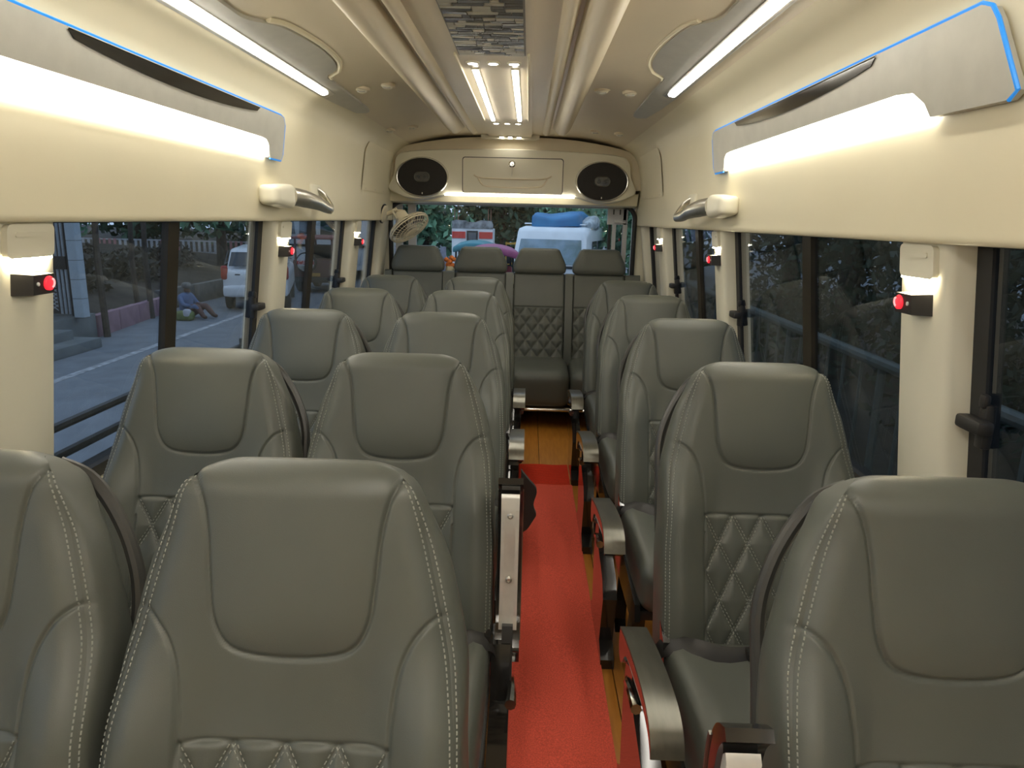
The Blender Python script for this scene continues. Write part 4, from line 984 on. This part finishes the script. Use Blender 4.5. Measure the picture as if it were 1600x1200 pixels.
disc(.235, 0, mat('cover_white', (.60, .62, .64), .5, var=.05), 'wheel_cover', sw, -.16, -.122, .82)
disc(.232, 0, mat('cover_red', (.50, .06, .05), .5, var=.05), 'cover_band', sw, -.16, -.136, .82, (-.075, .05))
disc(.232, 0, mat('cover_grey', (.22, .23, .2), .5, col2=(.5, .5, .45), scale=14), 'cover_print', sw, -.16, -.136, .82, (-.235, -.08))
def text(body, size, m_, nm, par, loc, local=False):
    cu = bpy.data.curves.new(nm, 'FONT'); cu.body = body; cu.size = size; cu.align_x = 'CENTER'; cu.align_y = 'CENTER'; cu.extrude = .002
    t = bpy.data.objects.new(nm, cu); COL.objects.link(t); dg = bpy.context.evaluated_depsgraph_get(); me = bpy.data.meshes.new_from_object(t.evaluated_get(dg)); bpy.data.objects.remove(t)
    mb = MB(); mb.add([(v.co.x+loc[0], loc[1]-v.co.z, v.co.y+loc[2]) for v in me.vertices], [tuple(p.vertices) for p in me.polygons]); return mb.build(nm, m_, par, local=local, smooth=0)
text('CAFC', .15, mat('lettering', (.75, .6, .6), .5, var=.05), 'lettering', sw, (-.16, -.152, .806))
wheels(jp, (-.46, .46), (.40, 1.9), .30, .16)
# white bus behind the jeep
wb = lempty('white_bus', (-6.6, 23, GZ), 'tall white bus standing behind the dark red open vehicle', 'bus')
MB().rbox((0, 2.5, 1.45), (3.2, 5, 2.3), .12, 8).build('body', white, wb, local=True, smooth=60)
for k in range(4): quad([(-1.35+k*.68, -.012, 1.45), (-.80+k*.68, -.012, 1.45), (-.86+k*.68, -.012, 2.2), (-1.30+k*.68, -.012, 2.2)], .02).build('window', darkgl, wb, local=True, fixn=True, smooth=0)
MB().box((0, -.02, 2.3), (3.1, .03, .06)).build('gutter', M['black'], wb, local=True); MB().box((0, -.02, 1.1), (3.1, .03, .08)).build('waist_line', M['black'], wb, local=True)
wheels(wb, (-1.3, 1.3), (.8, 4.0), .42)
# van with blue tarpaulin behind the bus
vn = lempty('white_van', (.62, 17.2, GZ), 'white van with blue tarpaulin on its roof behind the back window', 'van', None, math.radians(-14))
def vb(q): t = (q[2]+.95)/1.9; return (q[0]*(1-.07*ss(.4, 1, t)), q[1]+.28*ss(.45, 1, t)*(q[1] < 0), q[2])
MB().rbox((0, 2.1, 1.05), (1.9, 4.4, 1.75), .15, 12, vb).build('body', white, vn, local=True, smooth=60)
quad([(-.80, -.115, 1.05), (.80, -.115, 1.05), (.74, .075, 1.62), (-.74, .075, 1.62)], -.03).build('windshield', mat('sky_glass', (.25, .36, .45), .08, col2=(.10, .16, .15), scale=2.2, coat=.5), vn, local=True, fixn=True, smooth=0)
MB().box((0, -.11, .98), (1.6, .06, .06), .02).build('wiper_cowl', M['black'], vn, local=True)
for sg in (-1, 1):
    quad([(sg*.955, .45, 1.05), (sg*.955, 1.3, 1.05), (sg*.915, 1.3, 1.58), (sg*.915, .65, 1.58)], .015*sg).build('side_window', darkgl, vn, local=True, fixn=True, smooth=0)
    quad([(sg*.955, 1.5, 1.05), (sg*.955, 3.9, 1.05), (sg*.915, 3.9, 1.58), (sg*.915, 1.5, 1.58)], .015*sg).build('side_window', darkgl, vn, local=True, fixn=True, smooth=0)
    MB().rbox((sg*.68, -.08, .72), (.32, .1, .2), .05, 6).build('headlight', M['alu'], vn, local=True)
    MB().rbox((sg*1.06, .15, 1.15), (.10, .12, .30), .04, 5).build('mirror', M['black'], vn, local=True)
MB().box((0, -.10, .45), (1.8, .1, .24), .04).build('bumper', white, vn, local=True)
def tf(q): return (q[0]+.05*math.sin(q[1]*5), q[1], q[2]*(1+.25*math.sin(q[0]*4+q[1]*2))+.05*math.sin(q[1]*7+q[0]*3))
MB().rbox((-.02, 1.5, 2.05), (1.25, 2.2, .34), .12, 12, tf).build('tarpaulin', mat('blue_tarp', (.03, .16, .36), .55, col2=(.05, .26, .50), scale=3), vn, local=True, smooth=60)
MB().rbox((.72, 1.1, 1.98), (.40, .8, .30), .12, 8, tf).build('white_bundle', mat('net_bundle', (.2, .24, .25), .7, col2=(.6, .65, .68), scale=9), vn, local=True, smooth=60)
rk = MB()
for x in (-.75, .75): rk.tube([(x, .5, 1.98), (x, 3.6, 1.98)], .02, 6)
for y in (.5, 1.5, 2.5, 3.6): rk.tube([(-.75, y, 1.98), (.75, y, 1.98)], .018, 6)
rk.build('roof_rack', white, vn, local=True); wheels(vn, (-.8, .8), (.6, 3.3), .33)
# auto rickshaws
def rick(x, y, rc, label, rz=0):
    r = lempty('auto_rickshaw', (x, y, GZ), label, 'rickshaw', 'auto rickshaws behind the bus', rz)
    def rf(q): return (q[0], q[1], q[2]-.10*(q[0]/.45)**2-.03*abs(q[1]))
    MB().rbox((0, .8, 1.52), (.92, 1.7, .16), .07, 9, rf).build('canopy', rc, r, local=True, smooth=60)
    MB().rbox((0, .9, .55), (.95, 1.5, .5), .12, 7).build('body', mat('rick_body', (.04, .05, .05), .4, var=.2), r, local=True)
    for xx in (-.40, .40):
        for yy_ in (.1, .8, 1.5): MB().tube([(xx, yy_, .75), (xx*.95, yy_, 1.46)], .022, 6).build('post', M['black'], r, local=True)
    MB().rbox((0, 1.2, .95), (.8, .14, .42), .05, 6).build('seat', mat('rick_seat', (.3, .04, .05), .5, var=.1), r, local=True)
    MB().tube([(-.44, .08, .78), (.44, .08, .78)], .025, 6).build('handle_bar', M['alu'], r, local=True)
    wheels(r, (-.40, .40), (1.3,), .22, .1); wheels(r, (0,), (.15,), .22, .1); return r
rick(-1.08, 15.4, mat('teal_canopy', (.06, .24, .28), .5, var=.1), 'auto rickshaw with a teal canopy behind the second headrest')
rick(-.49, 13.1, mat('pink_canopy', (.42, .10, .20), .5, var=.12, scale=12), 'auto rickshaw with a pink patterned canopy beside the white van', .1)
# red and white booth
bt = lempty('street_booth', (-1.62, 22, GZ), 'white booth with red band and broken parapet seen through back window', 'booth')
rbm = mat('booth_white', (.80, .80, .80), .8, var=.12, scale=3); rbr = mat('booth_red', (.70, .08, .06), .7, var=.08)
MB().box((0, .6, .88), (1.26, 1.2, 1.76)).build('wall', rbm, bt, local=True, smooth=0)
for sx in (-.415, .415): MB().box((sx, -.01, 1.57), (.41, .03, .20)).build('red_band', rbr, bt, local=True, smooth=0)
MB().box((0.0, -.015, 1.53), (.34, .04, .34)).build('window', M['black'], bt, local=True, smooth=0)
MB().box((0.0, -.03, 1.53), (.24, .02, .24)).build('pane', darkgl, bt, local=True, smooth=0)
MB().prism([(-.63, 1.76), (-.63, 1.98), (-.5, 2.02), (-.2, 2.0), (-.12, 1.96), (.1, 1.96), (.25, 2.02), (.58, 2.0), (.63, 1.9), (.63, 1.76)], lambda a, b, t: (a, t, b), -.01, .12).build('parapet', mat('weathered', (.12, .115, .11), .9, col2=(.42, .42, .42), scale=6), bt, local=True, fixn=True, smooth=0)
for x in (-.55, -.44, .48, .56): MB().tube([(x, .05, 1.95), (x, .05, 2.35)], .014, 6).build('rod', mat('rust', (.25, .12, .08), .8, var=.2), bt, local=True)
bd = lempty('yellow_board', (-.35, 18.5, GZ), 'yellow framed board standing left of the white van', 'board')
ym_ = mat('yellow_board', (.55, .30, .04), .6, var=.1)
for x in (-.12, .12): MB().box((x, 0, .75), (.03, .03, 1.5)).build('post', ym_, bd, local=True)
for z in (.95, 1.2, 1.46): MB().box((0, -.01, z), (.27, .03, .05)).build('board_rail', ym_, bd, local=True)
fg = empty('bank_fence', (-3.7, 24.5, GZ), 'pale fence panel left of the booth', 'fence')
for k in range(8): MB().box((-4.7+k*.27, 24.5, GZ+.55), (.20, .04, 1.1), .005).build('slat', mat('fence_pink', (.30, .27, .30), .8, var=.2) if k == 0 else leafm.setdefault('fp', mat('fence_pale', (.26, .25, .29), .8, var=.25)), fg)

# ---- person seated at the roadside
def person():
    J = [(0, 0, .10), (-.02, 0, .26), (.0, 0, .42), (.04, 0, .50), (.07, -.01, .60),      # 0 pelvis 1 belly 2 chest 3 neck 4 head
         (.0, -.16, .42), (.10, -.20, .28), (.24, -.14, .26), (.29, -.12, .25),            # right arm
         (.0, .16, .42), (.10, .20, .28), (.24, .14, .26), (.29, .12, .25),
         (.08, -.09, .10), (.34, -.12, .28), (.50, -.13, .07), (.58, -.14, .05),           # leg
         (.08, .09, .10), (.36, .12, .26), (.54, .12, .07), (.62, .13, .05)]
    E_ = [(0, 1), (1, 2), (2, 3), (3, 4), (2, 5), (5, 6), (6, 7), (7, 8), (2, 9), (9, 10), (10, 11), (11, 12), (0, 13), (13, 14), (14, 15), (15, 16), (0, 17), (17, 18), (18, 19), (19, 20)]
    R_ = [.13, .13, .14, .06, .085, .065, .045, .035, .03, .065, .045, .035, .03, .09, .07, .045, .035, .09, .07, .045, .035]
    me = bpy.data.meshes.new('p'); me.from_pydata(J, E_, []); o = bpy.data.objects.new('p', me); COL.objects.link(o)
    o.modifiers.new('s', 'SKIN'); sv = me.skin_vertices[0].data if me.skin_vertices else None
    if sv is None:
        bm = bmesh.new(); bm.from_mesh(me); bm.verts.layers.skin.verify(); bm.to_mesh(me); bm.free(); sv = me.skin_vertices[0].data
    for i, r in enumerate(R_): sv[i].radius = (r, r)
    sv[0].use_root = True
    o.modifiers.new('b', 'SUBSURF').levels = 2
    dg = bpy.context.evaluated_depsgraph_get(); m2 = bpy.data.meshes.new_from_object(o.evaluated_get(dg)); bpy.data.objects.remove(o)
    r = lempty('person', (-6.70, 13.9, GZ), 'person in a blue shirt sitting on the roadside, knees drawn up', 'person')
    mb = MB()
    for p in m2.polygons:
        c = p.center; mi = 0
        if c.z > .515: mi = 0
        elif (c.x > .17 and c.z > .2 and abs(c.y) > .1 and c.x < .33 and c.z < .31 and False) or c.x > .53: mi = 0
        elif c.x > .12 and c.z < .36 and not (abs(c.y) > .16 and c.z > .22): mi = 2
        elif c.z < .14: mi = 2
        else: mi = 1
        mb.f.append(tuple(p.vertices)); mb.mi.append(mi)
    mb.v = [tuple(v.co) for v in m2.vertices]
    sk = mat('skin', (.12, .06, .04), .6, var=.1)
    b = mb.build('body', [sk, mat('blue_shirt', (.13, .19, .34), .8, var=.15), mat('brown_cloth', (.16, .08, .07), .8, var=.2)], r, local=True, smooth=180)
    MB().rbox((.055, -.01, .65), (.17, .16, .12), .058, 7).build('hair', mat('grey_hair', (.20, .19, .18), .8, var=.3, scale=40), r, local=True, smooth=60)
    r.rotation_euler = (0, 0, -.25)
    bg_ = lempty('cloth_bag', (-6.62, 13.55, GZ), 'green and white bag on the ground beside the seated person', 'bag')
    MB().rbox((.05, 0, .09), (.34, .24, .19), .07, 7).build('bag_body', mat('bag_green', (.18, .22, .08), .8, var=.2), bg_, local=True); MB().rbox((.13, -.06, .15), (.14, .14, .16), .05, 5).build('white_parcel', wm, bg_, local=True)
person()
